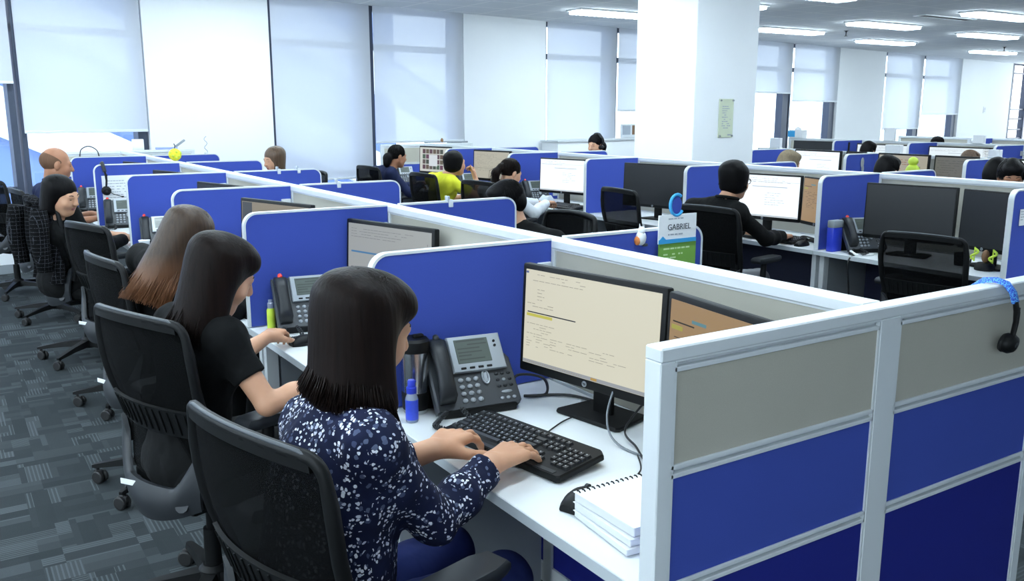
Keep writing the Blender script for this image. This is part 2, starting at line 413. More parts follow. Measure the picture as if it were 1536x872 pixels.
# ------------------------------------------------------------------ organic surfaces: blended distance field -> surface net
def A(p): return np.array(p, dtype=np.float64)
def rotm(yaw=0, pitch=0, roll=0):
    """head / part rotation: yaw>0 turns left, pitch>0 looks down, roll>0 tips to the right"""
    return np.array(Matrix.Rotation(rad(yaw), 3, 'Z') @ Matrix.Rotation(rad(-pitch), 3, 'X') @ Matrix.Rotation(rad(roll), 3, 'Y'))
def cap(a, b, ra, rb=None, k=0.02): return ('c', A(a), A(b), ra, ra if rb is None else rb, k)
def ell(c, r, R=None, k=0.02): return ('e', A(c), A(r), np.eye(3) if R is None else R, k)
def grow(prims, d):
    out = []
    for p in prims:
        if p[0] == 'c': out.append(('c', p[1], p[2], p[3]+d, p[4]+d, p[5]))
        elif p[0] == 'e': out.append(('e', p[1], p[2]+d, p[3], p[4]))
        else: out.append(p)
    return out
def field_mesh(prims, h, subs=(), cuts=()):
    lo = np.array([1e9]*3); hi = -lo
    bbs = []
    for p in prims:
        if p[0] == 'c':
            a = np.minimum(p[1]-p[3], p[2]-p[4]); b = np.maximum(p[1]+p[3], p[2]+p[4])
        else:
            r = p[2].max(); a = p[1]-r; b = p[1]+r
        bbs.append((a, b)); lo = np.minimum(lo, a); hi = np.maximum(hi, b)
    lo -= 3*h; hi += 3*h
    n = np.ceil((hi-lo)/h).astype(int)+1
    D = np.full(n, 0.08, np.float32)
    def dist(p, X):
        if p[0] == 'c':
            ba = p[2]-p[1]; L = max(ba @ ba, 1e-12); q = [X[i]-p[1][i] for i in range(3)]
            t = np.clip((q[0]*ba[0]+q[1]*ba[1]+q[2]*ba[2])/L, 0, 1)
            return np.sqrt(sum((q[i]-t*ba[i])**2 for i in range(3)))-(p[3]+(p[4]-p[3])*t)
        R = p[3]; q = [X[i]-p[1][i] for i in range(3)]
        l = [q[0]*R[0][j]+q[1]*R[1][j]+q[2]*R[2][j] for j in range(3)]
        k0 = np.sqrt(sum((l[j]/p[2][j])**2 for j in range(3)))+1e-9
        k1 = np.sqrt(sum((l[j]/p[2][j]**2)**2 for j in range(3)))+1e-9
        return k0*(k0-1)/k1
    def sl(a, b, m):
        i0 = np.clip(np.floor((a-m-lo)/h).astype(int), 0, n-1); i1 = np.clip(np.ceil((b+m-lo)/h).astype(int)+1, 1, n)
        X = np.ogrid[i0[0]:i1[0], i0[1]:i1[1], i0[2]:i1[2]]
        return tuple(slice(i0[i], i1[i]) for i in range(3)), [X[i]*h+lo[i] for i in range(3)]
    for p, (a, b) in zip(prims, bbs):
        k = p[-1]; s, X = sl(a, b, max(k, 2*h)+0.01)
        d = dist(p, X); o = D[s]
        e = np.maximum(k-np.abs(o-d), 0)/k
        D[s] = np.minimum(o, d)-e*e*k*0.25
    for p in subs:
        r = p[2].max() if p[0] == 'e' else max(p[3], p[4])
        a, b = (p[1]-r, p[1]+r) if p[0] == 'e' else (np.minimum(p[1], p[2])-r, np.maximum(p[1], p[2])+r)
        s, X = sl(a, b, 2*h)
        if D[s].size: D[s] = np.maximum(D[s], -dist(p, X))
    for c, nrm, r in cuts:        # flat cut: removes what lies past the plane, within r of c
        c = A(c); nrm = A(nrm)/np.linalg.norm(A(nrm)); s, X = sl(c-r, c+r, h)
        if D[s].size:
            g = sum((X[i]-c[i])*nrm[i] for i in range(3)); rr = sum((X[i]-c[i])**2 for i in range(3))
            D[s] = np.where(rr < r*r, np.maximum(D[s], g), D[s])
    return net(D, lo, h)
def net(D, lo, h):
    S = D < 0
    cnt = np.zeros(np.array(D.shape)-1, np.uint8)
    for i in (0, 1):
        for j in (0, 1):
            for k in (0, 1): cnt += S[i:S.shape[0]-1+i, j:S.shape[1]-1+j, k:S.shape[2]-1+k]
    act = (cnt > 0) & (cnt < 8)
    I, J, K = np.nonzero(act)
    idx = np.full(act.shape, -1, np.int32); idx[act] = np.arange(len(I))
    P = np.zeros((len(I), 3)); W = np.zeros(len(I))
    cs = [(i, j, k) for i in (0, 1) for j in (0, 1) for k in (0, 1)]
    for a in cs:
        for ax in range(3):
            if a[ax]: continue
            b = list(a); b[ax] = 1
            da = D[I+a[0], J+a[1], K+a[2]]; db = D[I+b[0], J+b[1], K+b[2]]
            m = (da < 0) != (db < 0)
            t = np.where(m, da/np.where(m, da-db, 1), 0)
            q = np.array(a, float)[None, :].repeat(len(I), 0); q[:, ax] += t
            P[m] += q[m]; W[m] += 1
    P = (P/W[:, None]+np.stack([I, J, K], 1))*h+lo
    F = []
    for ax in range(3):
        o = [np.s_[:]]*3; o2 = [np.s_[:]]*3
        o[ax] = np.s_[:-1]; o2[ax] = np.s_[1:]
        x, y, z = np.nonzero(S[tuple(o)] != S[tuple(o2)])
        e = [x, y, z]; u, w = [(1, 2), (2, 0), (0, 1)][ax]
        ok = (e[u] > 0) & (e[w] > 0) & (e[u] < D.shape[u]-1) & (e[w] < D.shape[w]-1)
        e = [c[ok] for c in e]
        def g(du, dw):
            q = [c.copy() for c in e]; q[u] = q[u]-du; q[w] = q[w]-dw
            return idx[q[0], q[1], q[2]]
        f = np.stack([g(1, 1), g(0, 1), g(0, 0), g(1, 0)], 1)
        fl = ~S[e[0], e[1], e[2]]
        f[fl] = f[fl][:, ::-1]
        F.append(f)
    return P, np.concatenate(F)
def smooth_pts(P, F, it=2, lam=0.5):
    for _ in range(it):
        Q = np.zeros_like(P); c = np.zeros(len(P))
        for i in range(4):
            for j in (1, 3):
                np.add.at(Q, F[:, i], P[F[:, (i+j) % 4]]); np.add.at(c, F[:, i], 1)
        P = P*(1-lam)+lam*Q/np.maximum(c, 1)[:, None]
    return P
def wrinkle(P, F, amp, sc):
    nrm = np.zeros_like(P); a = P[F[:, 2]]-P[F[:, 0]]; b = P[F[:, 3]]-P[F[:, 1]]; n = np.cross(a, b)
    for i in range(4): np.add.at(nrm, F[:, i], n)
    nrm /= np.linalg.norm(nrm, axis=1)[:, None]+1e-12
    w = np.array([mnoise.noise(V((p[0]*sc, p[1]*sc, p[2]*sc*0.55)))+0.5*mnoise.noise(V((p[0]*sc*2.3, p[1]*sc*2.3, p[2]*sc*1.2+5))) for p in P])
    return P+nrm*(w*amp)[:, None]
def mesh_of(name, P, F, mats, parent, mi=None):
    me = bpy.data.meshes.new(name)
    me.vertices.add(len(P)); me.vertices.foreach_set('co', np.asarray(P, np.float32).ravel())
    me.loops.add(len(F)*4); me.loops.foreach_set('vertex_index', np.asarray(F, np.int32).ravel())
    me.polygons.add(len(F)); me.polygons.foreach_set('loop_start', np.arange(0, len(F)*4, 4, dtype=np.int32))
    if mi is not None: me.polygons.foreach_set('material_index', np.asarray(mi, np.int32))
    me.update(calc_edges=True); me.validate()
    return link(name, me, mats, parent, 180)

# ------------------------------------------------------------------ people
def head_prims(C, R, f=1.0):
    """head in its own frame (y forward, z up), placed at C, turned by R"""
    def p(x, y, z): return C+R @ (A((x, y, z))*f)
    def e(c, r, k=0.015): return ell(p(*c), A(r)*f, R, k)
    def c(a, b, ra, rb, k=0.012): return cap(p(*a), p(*b), ra*f, rb*f, k)
    L = [e((0, -.015, .03), (.074, .092, .086)), e((0, .028, -.035), (.060, .062, .082), .03), e((0, .058, -.090), (.030, .026, .022), .03),
         c((0, .088, .014), (0, .107, -.020), .0075, .0115), e((0, .103, -.026), (.015, .011, .008), .006),
         c((-.036, .074, .022), (.036, .074, .022), .011, .011, .02),
         e((0, .088, -.053), (.021, .009, .0055), .004), e((0, .086, -.0635), (.018, .009, .0065), .004)]
    for s in (-1, 1):
        L += [e((s*.032, .058, -.030), (.027, .024, .026), .03), c((s*.052, .0, -.055), (s*.024, .052, -.092), .016, .014, .03),
              e((s*.075, -.008, -.008), (.009, .019, .031), .008), e((s*.030, .072, .006), (.0135, .0125, .0115), .003)]
    return L
def head_mats(P, F, C, R, f, mi):
    ctr = P[F].mean(1); l = ((ctr-C) @ R)/f
    ax = np.abs(l[:, 0])
    eye = (((ax-.030)/.0135)**2+((l[:, 2]-.006)/.0055)**2 < 1) & (l[:, 1] > .07)
    brow = (((ax-.031)/.019)**2+((l[:, 2]-.0275)/.0042)**2 < 1) & (l[:, 1] > .06)
    lip = ((l[:, 0]/.021)**2+((l[:, 2]+.058)/.0105)**2 < 1) & (l[:, 1] > .08)
    mi[lip] = 1
def hand_prims(w, d, pn, side, curl=(22, 34, 20), spread=1.0, thumb=(38, 12), f=1.0, tips=None, lift=(0, 0, 0, 0)):
    """w wrist, d forward, pn palm normal (down), side +1 = right hand (thumb towards the left)"""
    d = A(d)/np.linalg.norm(d); pn = A(pn); pn = pn-d*(pn @ d); pn /= np.linalg.norm(pn)
    lat = np.cross(d, pn)*side              # towards the thumb
    if True:
        pass
    L = []; w = A(w)
    ks = [.027, .009, -.009, -.026]; fl = [.070, .078, .072, .057]; adv = [.083, .087, .083, .074]
    for i in range(4):
        a = w+d*.006+lat*ks[i]*0.55; kn = w+d*adv[i]*f+lat*ks[i]*f*spread-pn*.006
        L.append(cap(a, kn, .0145*f, .0115*f, .012))
        ang = 0; p = kn; v = None
        sp = ks[i]*spread*5.5*(0.7 if i else 1.0)
        for j, fr in enumerate((.45, .31, .24)):
            ang += rad(curl[j]-(lift[i] if j == 0 else 0))
            v = d*math.cos(ang)+pn*math.sin(ang)+lat*sp*0.55*math.cos(ang)
            v /= np.linalg.norm(v)
            q = p+v*fl[i]*fr*f
            r0 = (.0092, .0082, .0074)[j]*f*(0.88 if i == 3 else 1); r1 = (.0082, .0074, .0060)[j]*f*(0.88 if i == 3 else 1)
            L.append(cap(p, q, r0, r1, .005)); p = q
        if tips is not None: tips.append((p-v*.004*f, -(pn*math.cos(ang)-d*math.sin(ang)), v))
    b = w+d*.022*f+lat*.020*f+pn*.006*f
    t0 = d*math.cos(rad(thumb[0]))+lat*math.sin(rad(thumb[0]))+pn*.25; t0 /= np.linalg.norm(t0)
    t1 = d*math.cos(rad(thumb[1]))+lat*math.sin(rad(thumb[1]))+pn*.22; t1 /= np.linalg.norm(t1)
    m1 = b+t0*.042*f; m2 = m1+t1*.034*f; m3 = m2+t1*.026*f
    L += [cap(b, m1, .0155*f, .0115*f, .015), cap(m1, m2, .0105*f, .0092*f, .006), cap(m2, m3, .0092*f, .0070*f, .006)]
    if tips is not None: tips.append((m3-t1*.003*f, -pn*.8+lat*.3, t1))
    return L
def IK(s, w, l1, l2, bend):
    s = A(s); w = A(w); v = w-s; L = np.linalg.norm(v); v /= L
    L = min(L, (l1+l2)*.999); x = (l1*l1-l2*l2+L*L)/(2*L); hgt = math.sqrt(max(l1*l1-x*x, 0))
    b = A(bend); b = b-v*(b @ v); b /= np.linalg.norm(b)
    return s+v*x+b*hgt

POSE = dict(pelvis=(0, 0, .535), waist=(0, .0, .68), chest=(0, .02, .86), neck=(0, .035, 1.03), head=(0, .075, 1.165), hyaw=0, hpitch=12, hroll=0,
            shR=(.165, .03, .975), shL=(-.165, .03, .975), wrR=(.14, .38, .775), wrL=(-.14, .38, .775), elR=None, elL=None,
            hdR=(-.25, 1, -.12), hdL=(.25, 1, -.12), pnR=(0, -.1, -1), pnL=(0, -.1, -1), curl=(18, 30, 20), f=1.0, fem=True, hands=True, legs=True)
def W2L(loc, rz):
    Mi = (Matrix.Translation(V((loc[0], loc[1], 0))) @ Matrix.Rotation(rad(rz), 4, 'Z')).inverted()
    return lambda *p: tuple(Mi @ V(p))
def person(label, loc, rz, pose, look, h=0.008, hc=0.009, group=None):
    J = dict(POSE); J.update(pose)
    dz = J.get('dz', 0)
    if dz:
        for k in ('waist', 'chest', 'neck', 'head', 'shR', 'shL'):
            if k not in pose: J[k] = (J[k][0], J[k][1], J[k][2]+dz)
    root = thing('person', label, 'person', (loc[0], loc[1], 0), rz, group)
    root['joints'] = 0; del root['joints']
    fem = J['fem']; f = J['f']
    for s, sg in (('R', 1), ('L', -1)):
        if J['el'+s] is None: J['el'+s] = IK(J['sh'+s], J['wr'+s], .27, .25, (sg*.55, -.45, -.7))
    for k in list(J):
        if isinstance(J[k], tuple) and len(J[k]) == 3: J[k] = A(J[k])
    HR = rotm(J['hyaw'], J['hpitch'], J['hroll']); HC = J['head']; hf = J.get('hf', .97 if fem else 1.0)
    tips = []
    sh = J['shR']-J['shL']; sh /= np.linalg.norm(sh)
    up = J['neck']-J['pelvis']; up /= np.linalg.norm(up); fw = np.cross(up, sh); fw /= np.linalg.norm(fw)
    TR = np.stack([sh, fw, np.cross(sh, fw)], 1)
    br = J.get('br', .128 if fem else .145); ws_ = J.get('wst', .118); pv = .158 if fem else .15
    torso = [ell(J['neck']-up*.10-fw*.025, (.135, .062, .085), TR, .06), ell(J['pelvis'], (pv, .115, .10), TR, .05), cap(J['pelvis']+up*.03, J['waist'], .105, .098, .06), ell(J['chest'], (br, .095, .165), TR, .05),
             ell(J['waist'], (ws_, .090, .10), TR, .05),
             cap(J['shL'], J['shR'], .038 if fem else .048, None, .04), cap(J['neck']-up*.01, J['shR']+A((0, 0, .012)), .046, .040, .04), cap(J['neck']-up*.01, J['shL']+A((0, 0, .012)), .046, .040, .04)]
    if fem:
        for s in (-1, 1): torso.append(ell(J['chest']+sh*s*.062+fw*.075+up*.015, (.052, .045, .052), TR, .04))
    neckp = [cap(HC+HR @ A((0, -.022, -.05))*hf, J['neck'], .047 if fem else .055, .056 if fem else .064, .025)]
    arms = []; sleeves = []; cuts = []
    for s in 'RL':
        a, e, w = J['sh'+s], J['el'+s], J['wr'+s]
        arms += [ell(a, (.044,)*3 if fem else (.055,)*3, None, .03), cap(a, e, .042 if fem else .050, .034 if fem else .040, .02), cap(e, e+(w-e)*.35, .034 if fem else .040, .034 if fem else .040, .012), cap(e+(w-e)*.35, w, .034 if fem else .040, .0225*max(f, 1), .02)]
        sl = look.get('sleeve', 'long'); cfr = look.get('cuff'+s, look.get('cuff', .93 if sl == 'long' else .62))
        if sl == 'long':
            fr = cfr
            q = e+(w-e)*fr
            sleeves += [ell(a, (.047,)*3, None, .04), cap(a, e, .049 if fem else .056, .048, .04), cap(e, e+(w-e)*.4, .048, .047, .02), cap(e+(w-e)*.4, q+(w-e)*.06, .047, .039, .02)]
            cuts.append((q, w-e, .058))
        elif sl == 'short':
            q = a+(e-a)*cfr
            sleeves += [ell(a, (.048,)*3, None, .04), cap(a, q+(e-a)*.1, .050 if fem else .057, .053 if fem else .058, .04)]
            cuts.append((q, e-a, .08))
    hands = []
    if J['hands']:
        for s, sg in (('R', 1), ('L', -1)):
            if J.get('hide'+s): continue
            hands += hand_prims(J['wr'+s], J['hd'+s], J['pn'+s], sg, J.get('curl'+s, J['curl']), J.get('spread', 1.0), J.get('thumb'+s, (38, 12)), f, tips, J.get('lift'+s, (0, 0, 0, 0)))
    legs = []; pants = []
    if J['legs']:
        for s in (-1, 1):
            hp = J['pelvis']+sh*s*.085-A((0, 0, .02)); kn = J.get('knee'+('R' if s > 0 else 'L'), A((s*.10, .43, .50))); kn = A(kn); an = A((kn[0], kn[1]-.06, .10))
            legs += [cap(hp, kn, .082, .056, .04), cap(kn, an, .052, .034, .03), cap(an-A((0, 0, .04)), an+A((0, .13, -.065)), .035, .026, .03)]
            pants += [cap(hp, kn, .090, .064, .04), cap(kn, an+A((0, 0, .03)), .060, .05, .03)]
    headp = head_prims(HC, HR, hf)
    P, F = field_mesh(torso+neckp+arms+hands+legs+headp, h)
    P = smooth_pts(P, F, 1, .35)
    mi = np.zeros(len(F), int); head_mats(P, F, HC, HR, hf, mi)
    if tips and h < .0055:
        ctr = P[F].mean(1)
        for c, n, v in tips:
            n = n/np.linalg.norm(n); q = ctr-(c+n*.0045*f)
            along = q @ v; off = q-np.outer(along, v)
            mi[(np.abs(along) < .0058*f) & (np.linalg.norm(off, axis=1) < .0048*f) & ((q @ n) > -.0025)] = 3
    mesh_of('body', P, F, [M[look.get('skin', 'skin')], M['lips'], M['eye'], M['nail']], root, mi)
    def hp_(x, y, z): return V(HC+HR @ (A((x, y, z))*hf))
    gb = G(); ge = G()
    for s in (-1, 1):
        gb.tube([hp_(s*(.012+.036*i/6), .0855-.010*(i/6)**2, .0265+.006*math.sin(i/6*2.6)) for i in range(7)], [.0016, .0026, .0028, .0027, .0024, .0019, .0010], 6)
        ge.tube([hp_(s*(.019+.023*i/6), .0835-.0035*(i/3-1)**2-.002*i/6, .003+.0025*math.sin(i/6*PI)) for i in range(7)], [.0008, .0024, .0032, .0034, .0031, .0022, .0008], 6)
    if h < .009:
        gb.build('eyebrows', M[look['hairm']] if look['hair'] != 'cropped' else M['hair_dark'], root, 60); ge.build('eyes', M['eye'], root, 60)
    # top garment
    g = look.get('grow', .011)
    tp = grow(torso, g)+sleeves
    if look.get('loose'): tp.append(cap(J['chest']-up*.04, J['pelvis']+up*.05, look['loose'], look['loose']*1.06, .06))
    neckr = look.get('neckr', .062)
    subs = [cap(J['neck']+up*look.get('neckup', .022)+fw*.008, J['neck']+up*.2+fw*.03, neckr, neckr+.03)]
    P, F = field_mesh(tp, hc, subs, cuts)
    P = wrinkle(smooth_pts(P, F, 3), F, look.get('wr', .004), 16)
    mesh_of(look.get('top', 'blouse'), P, F, M[look['topm']], root)
    if look.get('collar'):
        gg = G(); ring = []
        for i in range(25):
            a = -PI*.86+i/24*PI*1.72
            ring.append(J['neck']+up*(.028+.006*math.cos(a))+sh*math.sin(a)*.068-fw*(math.cos(a)*.066-.004))
        gg.tube([V(p) for p in ring], .011, 8); cl = gg.build('collar', M[look['topm']], root)
    if J['legs']:
        P, F = field_mesh(grow([torso[1]], .008)+pants, max(hc, .009))
        P = wrinkle(P, F, .003, 14); mesh_of(look.get('legsname', 'trousers'), P, F, M[look.get('legm', 'cloth_black')], root)
        for s in (-1, 1):
            kn = A(J.get('knee'+('R' if s > 0 else 'L'), A((s*.10, .43, .50)))); an = A((kn[0], kn[1]-.06, .10))
            P, F = field_mesh([cap(an+A((0, -.02, -.055)), an+A((0, .15, -.068)), .038, .030, .03), cap(an+A((0, .03, -.04)), an+A((0, .1, -.06)), .036, .03, .03)], .009)
            P[:, 2] = np.maximum(P[:, 2], .004); mesh_of('shoe', P, F, M['black_plastic'], root)
    hair(look['hair'], root, HC, HR, hf, M[look['hairm']], J, look)
    return root

def hair(style, root, C, R, f, mat, J, look):
    def p(x, y, z): return C+R @ (A((x, y, z))*f)
    def e(c, r, k=0.02): return ell(p(*c), A(r)*f, R, k)
    hh = look.get('hh', .006); name = 'hair'
    rs = np.random.RandomState(look.get('seed', 3))
    down = A((0, 0, -1.0))+A(look.get('drift', (0, 0, 0))); down /= np.linalg.norm(down); back = R @ A((0, -1, 0)); side = R @ A((1, 0, 0)); back[2] = 0; back /= np.linalg.norm(back)
    strands = []
    def strand(phi, th0, L, flare=0.0, tight=1.0, r=.0016, n=11, rx=.086, ry=.104, rz=.096, wave=.0):
        c = A((0, -.016, .03)); pts = []
        th1 = rad(94)
        for i in range(5):
            th = rad(th0)+(th1-rad(th0))*i/4
            pts.append(C+R @ ((c+A((rx*math.sin(th)*math.sin(phi), -ry*math.sin(th)*math.cos(phi), rz*math.cos(th))))*f*(tight if i else .93)))
        e0 = pts[-1]; rad_dir = R @ A((math.sin(phi), -math.cos(phi), 0)); rad_dir[2] *= .2
        w1 = rs.rand()*6.28
        for i in range(1, n-4):
            t = i/(n-5)
            q = e0+down*L*t+rad_dir*(flare*t*t-.010*math.sin(t*3.1))*1.0+side*wave*math.sin(w1+t*9)*t
            pts.append(q)
        strands.append((pts, r))
    base = []; subs = [e((0, .118, -.032), (.060, .075, .100))]
    if style in ('bob', 'long', 'longfront'):
        subs.append(cap(p(0, .105, -.06), p(0, .085, -.22), .064*f, .060*f))
        L = look.get('len', .2); wid = look.get('wide', .074)
        base = [e((0, -.018, .034), (.079, .097, .091))]
        for x in np.linspace(-1, 1, 7):
            ph = x*rad(look.get('cover', 105)); a = p(.057*math.sin(ph), -.016-.075*math.cos(ph), .045); o_ = R @ A((math.sin(ph), -math.cos(ph), 0)); o_[2] = 0
            base.append(cap(a, a+down*(L+.045)*.80+o_*(look.get('flare', 0)), .023, .018, .05))
        for x in (-.03, .03, 0): base.append(cap(p(x, -.055, .045), p(x, -.055, .045)+down*(L+.045)*.80+back*look.get('flare', 0), .038, .030, .05))
        for i in range(look.get('n', 420)):
            phi = rad(look.get('cover', 105)+4)*(rs.rand()*2-1)
            strand(phi, 6+rs.rand()*70, L*(.88+rs.rand()*.17), look.get('flare', .0)+rs.randn()*.006, .975+rs.rand()*.04, .0012+rs.rand()*.0010, 11, wave=look.get('wave', .003))
        if look.get('fringe'):
            base.append(e((.012*look['fringe'], .030, .086), (.054, .042, .027), .035)); base.append(e((.03*look['fringe'], .058, .064), (.032, .022, .022), .03))
    elif style == 'ponytail':
        base = [e((0, -.018, .034), (.081, .099, .093)), e((0, -.112, .018), (.024, .026, .026))]
        q0 = p(0, -.118, .02); q1 = q0+back*.05+down*.05; q2 = q1+down*.10+back*.005; q3 = q2+down*.06-back*.01
        base += [cap(q0, q1, .026, .034), cap(q1, q2, .034, .030), cap(q2, q3, .030, .012)]
        for i in range(80):
            o = A(rs.randn(3))*.012; strands.append(([q0+o*.5, q1+o*1.6, q2+o*1.8, q3+o*1.4+down*rs.rand()*.02], .0016))
        for i in range(160): strand(rad(130)*(rs.rand()*2-1), 4+rs.rand()*60, .004, 0, 1.0, .0014, 6)
    elif style == 'bun':
        base = [e((0, -.018, .034), (.081, .099, .093)), e((0, -.115, -.045), (.060, .052, .062), .02), e((.01, -.12, -.105), (.04, .036, .04), .03)]
        for i in range(120): strand(rad(130)*(rs.rand()*2-1), 4+rs.rand()*60, .004, 0, 1.0, .0014, 6)
    elif style == 'short':
        base = [e((0, -.018, .036), (.082, .100, .094)), e((0, .050, .082), (.056, .044, .028), .04), ell(p(0, -.058, -.022), A((.070, .050, .055))*f, R, .06)]
        subs = [e((0, .118, -.040), (.068, .078, .098)), e((.09, .02, -.065), (.045, .06, .05)), e((-.09, .02, -.065), (.045, .06, .05))]
        for i in range(260): strand(rad(135)*(rs.rand()*2-1), 2+rs.rand()*70, .006+rs.rand()*.02, .004, 1.02, .0018, 8)
    elif style == 'pixie':
        base = [e((0, -.018, .036), (.084, .104, .096)), e((0, -.060, -.030), (.074, .058, .070), .05), e((0, .056, .080), (.060, .044, .030), .04)]
        for i in range(260): strand(rad(125)*(rs.rand()*2-1), 2+rs.rand()*70, .05+rs.rand()*.03, .0, 1.01, .0018, 8)
    elif style == 'cropped':
        base = [e((0, -.022, .022), (.0765, .0935, .080), .01)]
        subs = [e((0, .085, .03), (.095, .085, .12))]
    P, F = field_mesh(base, hh, subs)
    P = smooth_pts(P, F, 1)
    verts = [P]; faces = [F]; o = len(P)
    for pts, r in strands:
        pts = [A(q) for q in pts]; m = len(pts); ring = []
        for i, q in enumerate(pts):
            d = pts[min(i+1, m-1)]-pts[max(i-1, 0)]; d = d/(np.linalg.norm(d)+1e-9)
            u = np.cross(d, A((.3, .8, .1))); u /= np.linalg.norm(u)+1e-9; w = np.cross(d, u)
            rr = r*(1 if i < m-1 else .35)
            ring += [q+u*rr*1.6, q+w*rr, q-u*rr*1.6, q-w*rr]
        verts.append(np.array(ring)); ff = []
        for i in range(m-1):
            for j in range(4): ff.append((o+i*4+j, o+i*4+(j+1) % 4, o+i*4+4+(j+1) % 4, o+i*4+4+j))
        ff.append((o+(m-1)*4, o+(m-1)*4+1, o+(m-1)*4+2, o+(m-1)*4+3))
        faces.append(np.array(ff)); o += m*4
    return mesh_of(name, np.concatenate(verts), np.concatenate(faces), mat, root)
# ------------------------------------------------------------------ furniture and desk equipment
def back_surf(u, v):
    """mesh office chair back, u -1..1 across, v 0..1 up; returns point and rear-facing normal"""
    def pt(u, v):
        hw = .195+.045*math.sin(min(v, .8)/.8*PI/2)-.012*max(0, v-.8)*5
        z = .50+.522*v-.012*u*u*v
        y = -.195-.035*v+.035*math.exp(-((v-.28)/.22)**2)+.055*u*u*(1-.3*v)
        return V((u*hw, y, z))
    p = pt(u, v); du = pt(u+.01, v)-pt(u-.01, v); dv = pt(u, v+.01)-pt(u, v-.01)
    return p, du.cross(dv)*-1
def make_chair(label):
    t = thing('office_chair', label, 'chair')
    # backrest mesh
    g = G(); g.sheet(lambda a, b: back_surf(a*1.94-.97, b*.98+.01), 14, 16, .003)
    bk = g.build('backrest', M['mesh'], t, 60)
    g = G()
    per = []
    for i in range(9): per.append((-1, .12+i/8*.81))
    for i in range(1, 5): a = i/5*PI/2; per.append((-1+.12*(1-math.cos(a)), .93+.07*math.sin(a)))
    for i in range(9): per.append((-.88+1.76*i/8, 1.0))
    for i in range(1, 5): a = PI/2-i/5*PI/2; per.append((1-.12*(1-math.cos(a)), .93+.07*math.sin(a)))
    for i in range(9): per.append((1, .93-i/8*.81))
    g.tube([back_surf(*q)[0] for q in per], [.016 if q[1] < .9 else .013 for q in per], 8)
    g.build('backrest_frame', M['black_plastic'], bk, 60)
    g = G()   # the broad lip along the top
    g.sheet(lambda a, b: (back_surf(a*1.84-.92, .955+b*.05)[0]+V((0, -.006, 0)), back_surf(a*1.84-.92, .95)[1]), 14, 3, .012)
    g.build('top_lip', M['black_plastic'], bk, 60)
    g = G(); g.tube([back_surf(-.94+1.88*i/14, 1.0)[0]+V((0, -.006, .010-.012*max(0, abs(-.94+1.88*i/14)-.8)*5)) for i in range(15)], .0042, 8); g.build('edge_highlight', M['chair_highlight'], bk, 60)  # thin grey tube standing in for light caught by the top edge
    g = G()   # lumbar band with ribs
    g.sheet(lambda a, b: (back_surf(a*1.8-.9, .31+b*.17)[0]+V((0, -.012, 0)), back_surf(a*1.8-.9, .36)[1]), 14, 4, .010)
    for i in range(13):
        u = -.8+1.6*i/12
        g.tube([back_surf(u, .325)[0]+V((0, -.019, 0)), back_surf(u, .465)[0]+V((0, -.018, 0))], .0026, 5)
    g.build('lumbar_support', M['black_plastic'], bk, 60)
    g = G()   # lower shell and rising side arms
    def shell(a, b):
        u = a*2-1; s_ = max(0, (abs(u)-.55)/.45); s_ = s_*s_*(3-2*s_); lo_ = -.20+.10*u*u; v = lo_+b*(.02+.30*s_-lo_)
        p, n = back_surf(u*1.04, v); return p+V((0, -.020-.012*math.sin(PI*b), -.012)), n
    g.sheet(shell, 24, 8, .014)
    for s in (-1, 1):
        g.tube([V((s*.15, -.19, .455)), V((s*.13, -.15, .44)), V((s*.10, -.10, .425)), V((s*.05, .0, .41))], [.022, .026, .026, .024], 10)
    g.build('back_shell', M['chair_grey'], t, 60)
    g = G(); p, n = back_surf(-.40, -.015); g.box((0, 0, 0), (.072, .003, .018), .001, 1, Matrix.Translation(p+V((0, -.040, -.012))) @ Matrix.Rotation(rad(14), 4, 'Z'))
    g.build('sticker', M['paper'], t)['label'] = 'white paper sticker'
    g = G(); pts = []
    for i in range(28):
        a = 2*PI*i/28; c, s_ = math.cos(a), math.sin(a)
        pts.append((.245*math.copysign(abs(c)**.55, c), .045+.205*math.copysign(abs(s_)**.55, s_)))
    g.prism(pts, .425, .50, 0, None, .026); g.build('seat', M['black_fabric'], t, 50)
    g = G(); g.box((0, .0, .408), (.26, .28, .04), .012); g.cyl((.05, .06, .40), (.24, .06, .395), .006, None, 8)
    g.build('mechanism', M['black_plastic'], t)
    for s in (-1, 1):
        g = G(); g.tube([(s*.19, .0, .405), (s*.275, .0, .415), (s*.29, .01, .45), (s*.29, .03, .685)], [.020, .022, .022, .018], 10, 0, None, False)
        ar = g.build('armrest', M['black_plastic'], t, 60)
        g = G(); poly = [(-.042, -.10), (-.034, -.125), (.034, -.125), (.042, -.10), (.044, .08), (.030, .125), (-.030, .125), (-.044, .08)]
        g.prism(poly, .682, .714, 0, Matrix.Translation((s*.285, .065, 0)), .010); g.build('arm_pad', M['dark_plastic'], ar, 50)
    g = G(); g.cyl((0, 0, .12), (0, 0, .27), .028, .026); g.cyl((0, 0, .27), (0, 0, .41), .015); g.build('gas_post', M['black_plastic'], t)
    g = G(); g.lathe([(.0, .075), (.045, .075), (.05, .09), (.048, .13), (.034, .145), (.0, .145)], 20); g.build('hub', M['black_plastic'], t)
    for i in range(5):
        a = 2*PI*i/5+.31; R = Matrix.Rotation(a, 4, 'Z'); g = G()
        g.loft([[(.03, -.03, .085), (.03, .03, .085), (.03, .024, .128), (.03, -.024, .128)], [(.17, -.022, .082), (.17, .022, .082), (.17, .017, .112), (.17, -.017, .112)],
                [(.305, -.015, .070), (.305, .015, .070), (.305, .012, .088), (.305, -.012, .088)], [(.325, -.008, .070), (.325, .008, .070), (.325, .007, .082), (.325, -.007, .082)]], 0, R)
        lg = g.build('leg', M['black_plastic'], t)
        g = G(); q = R @ V((.305, 0, 0)); W = Matrix.Translation((q.x, q.y, 0)) @ Matrix.Rotation(a*1.7+i, 4, 'Z')
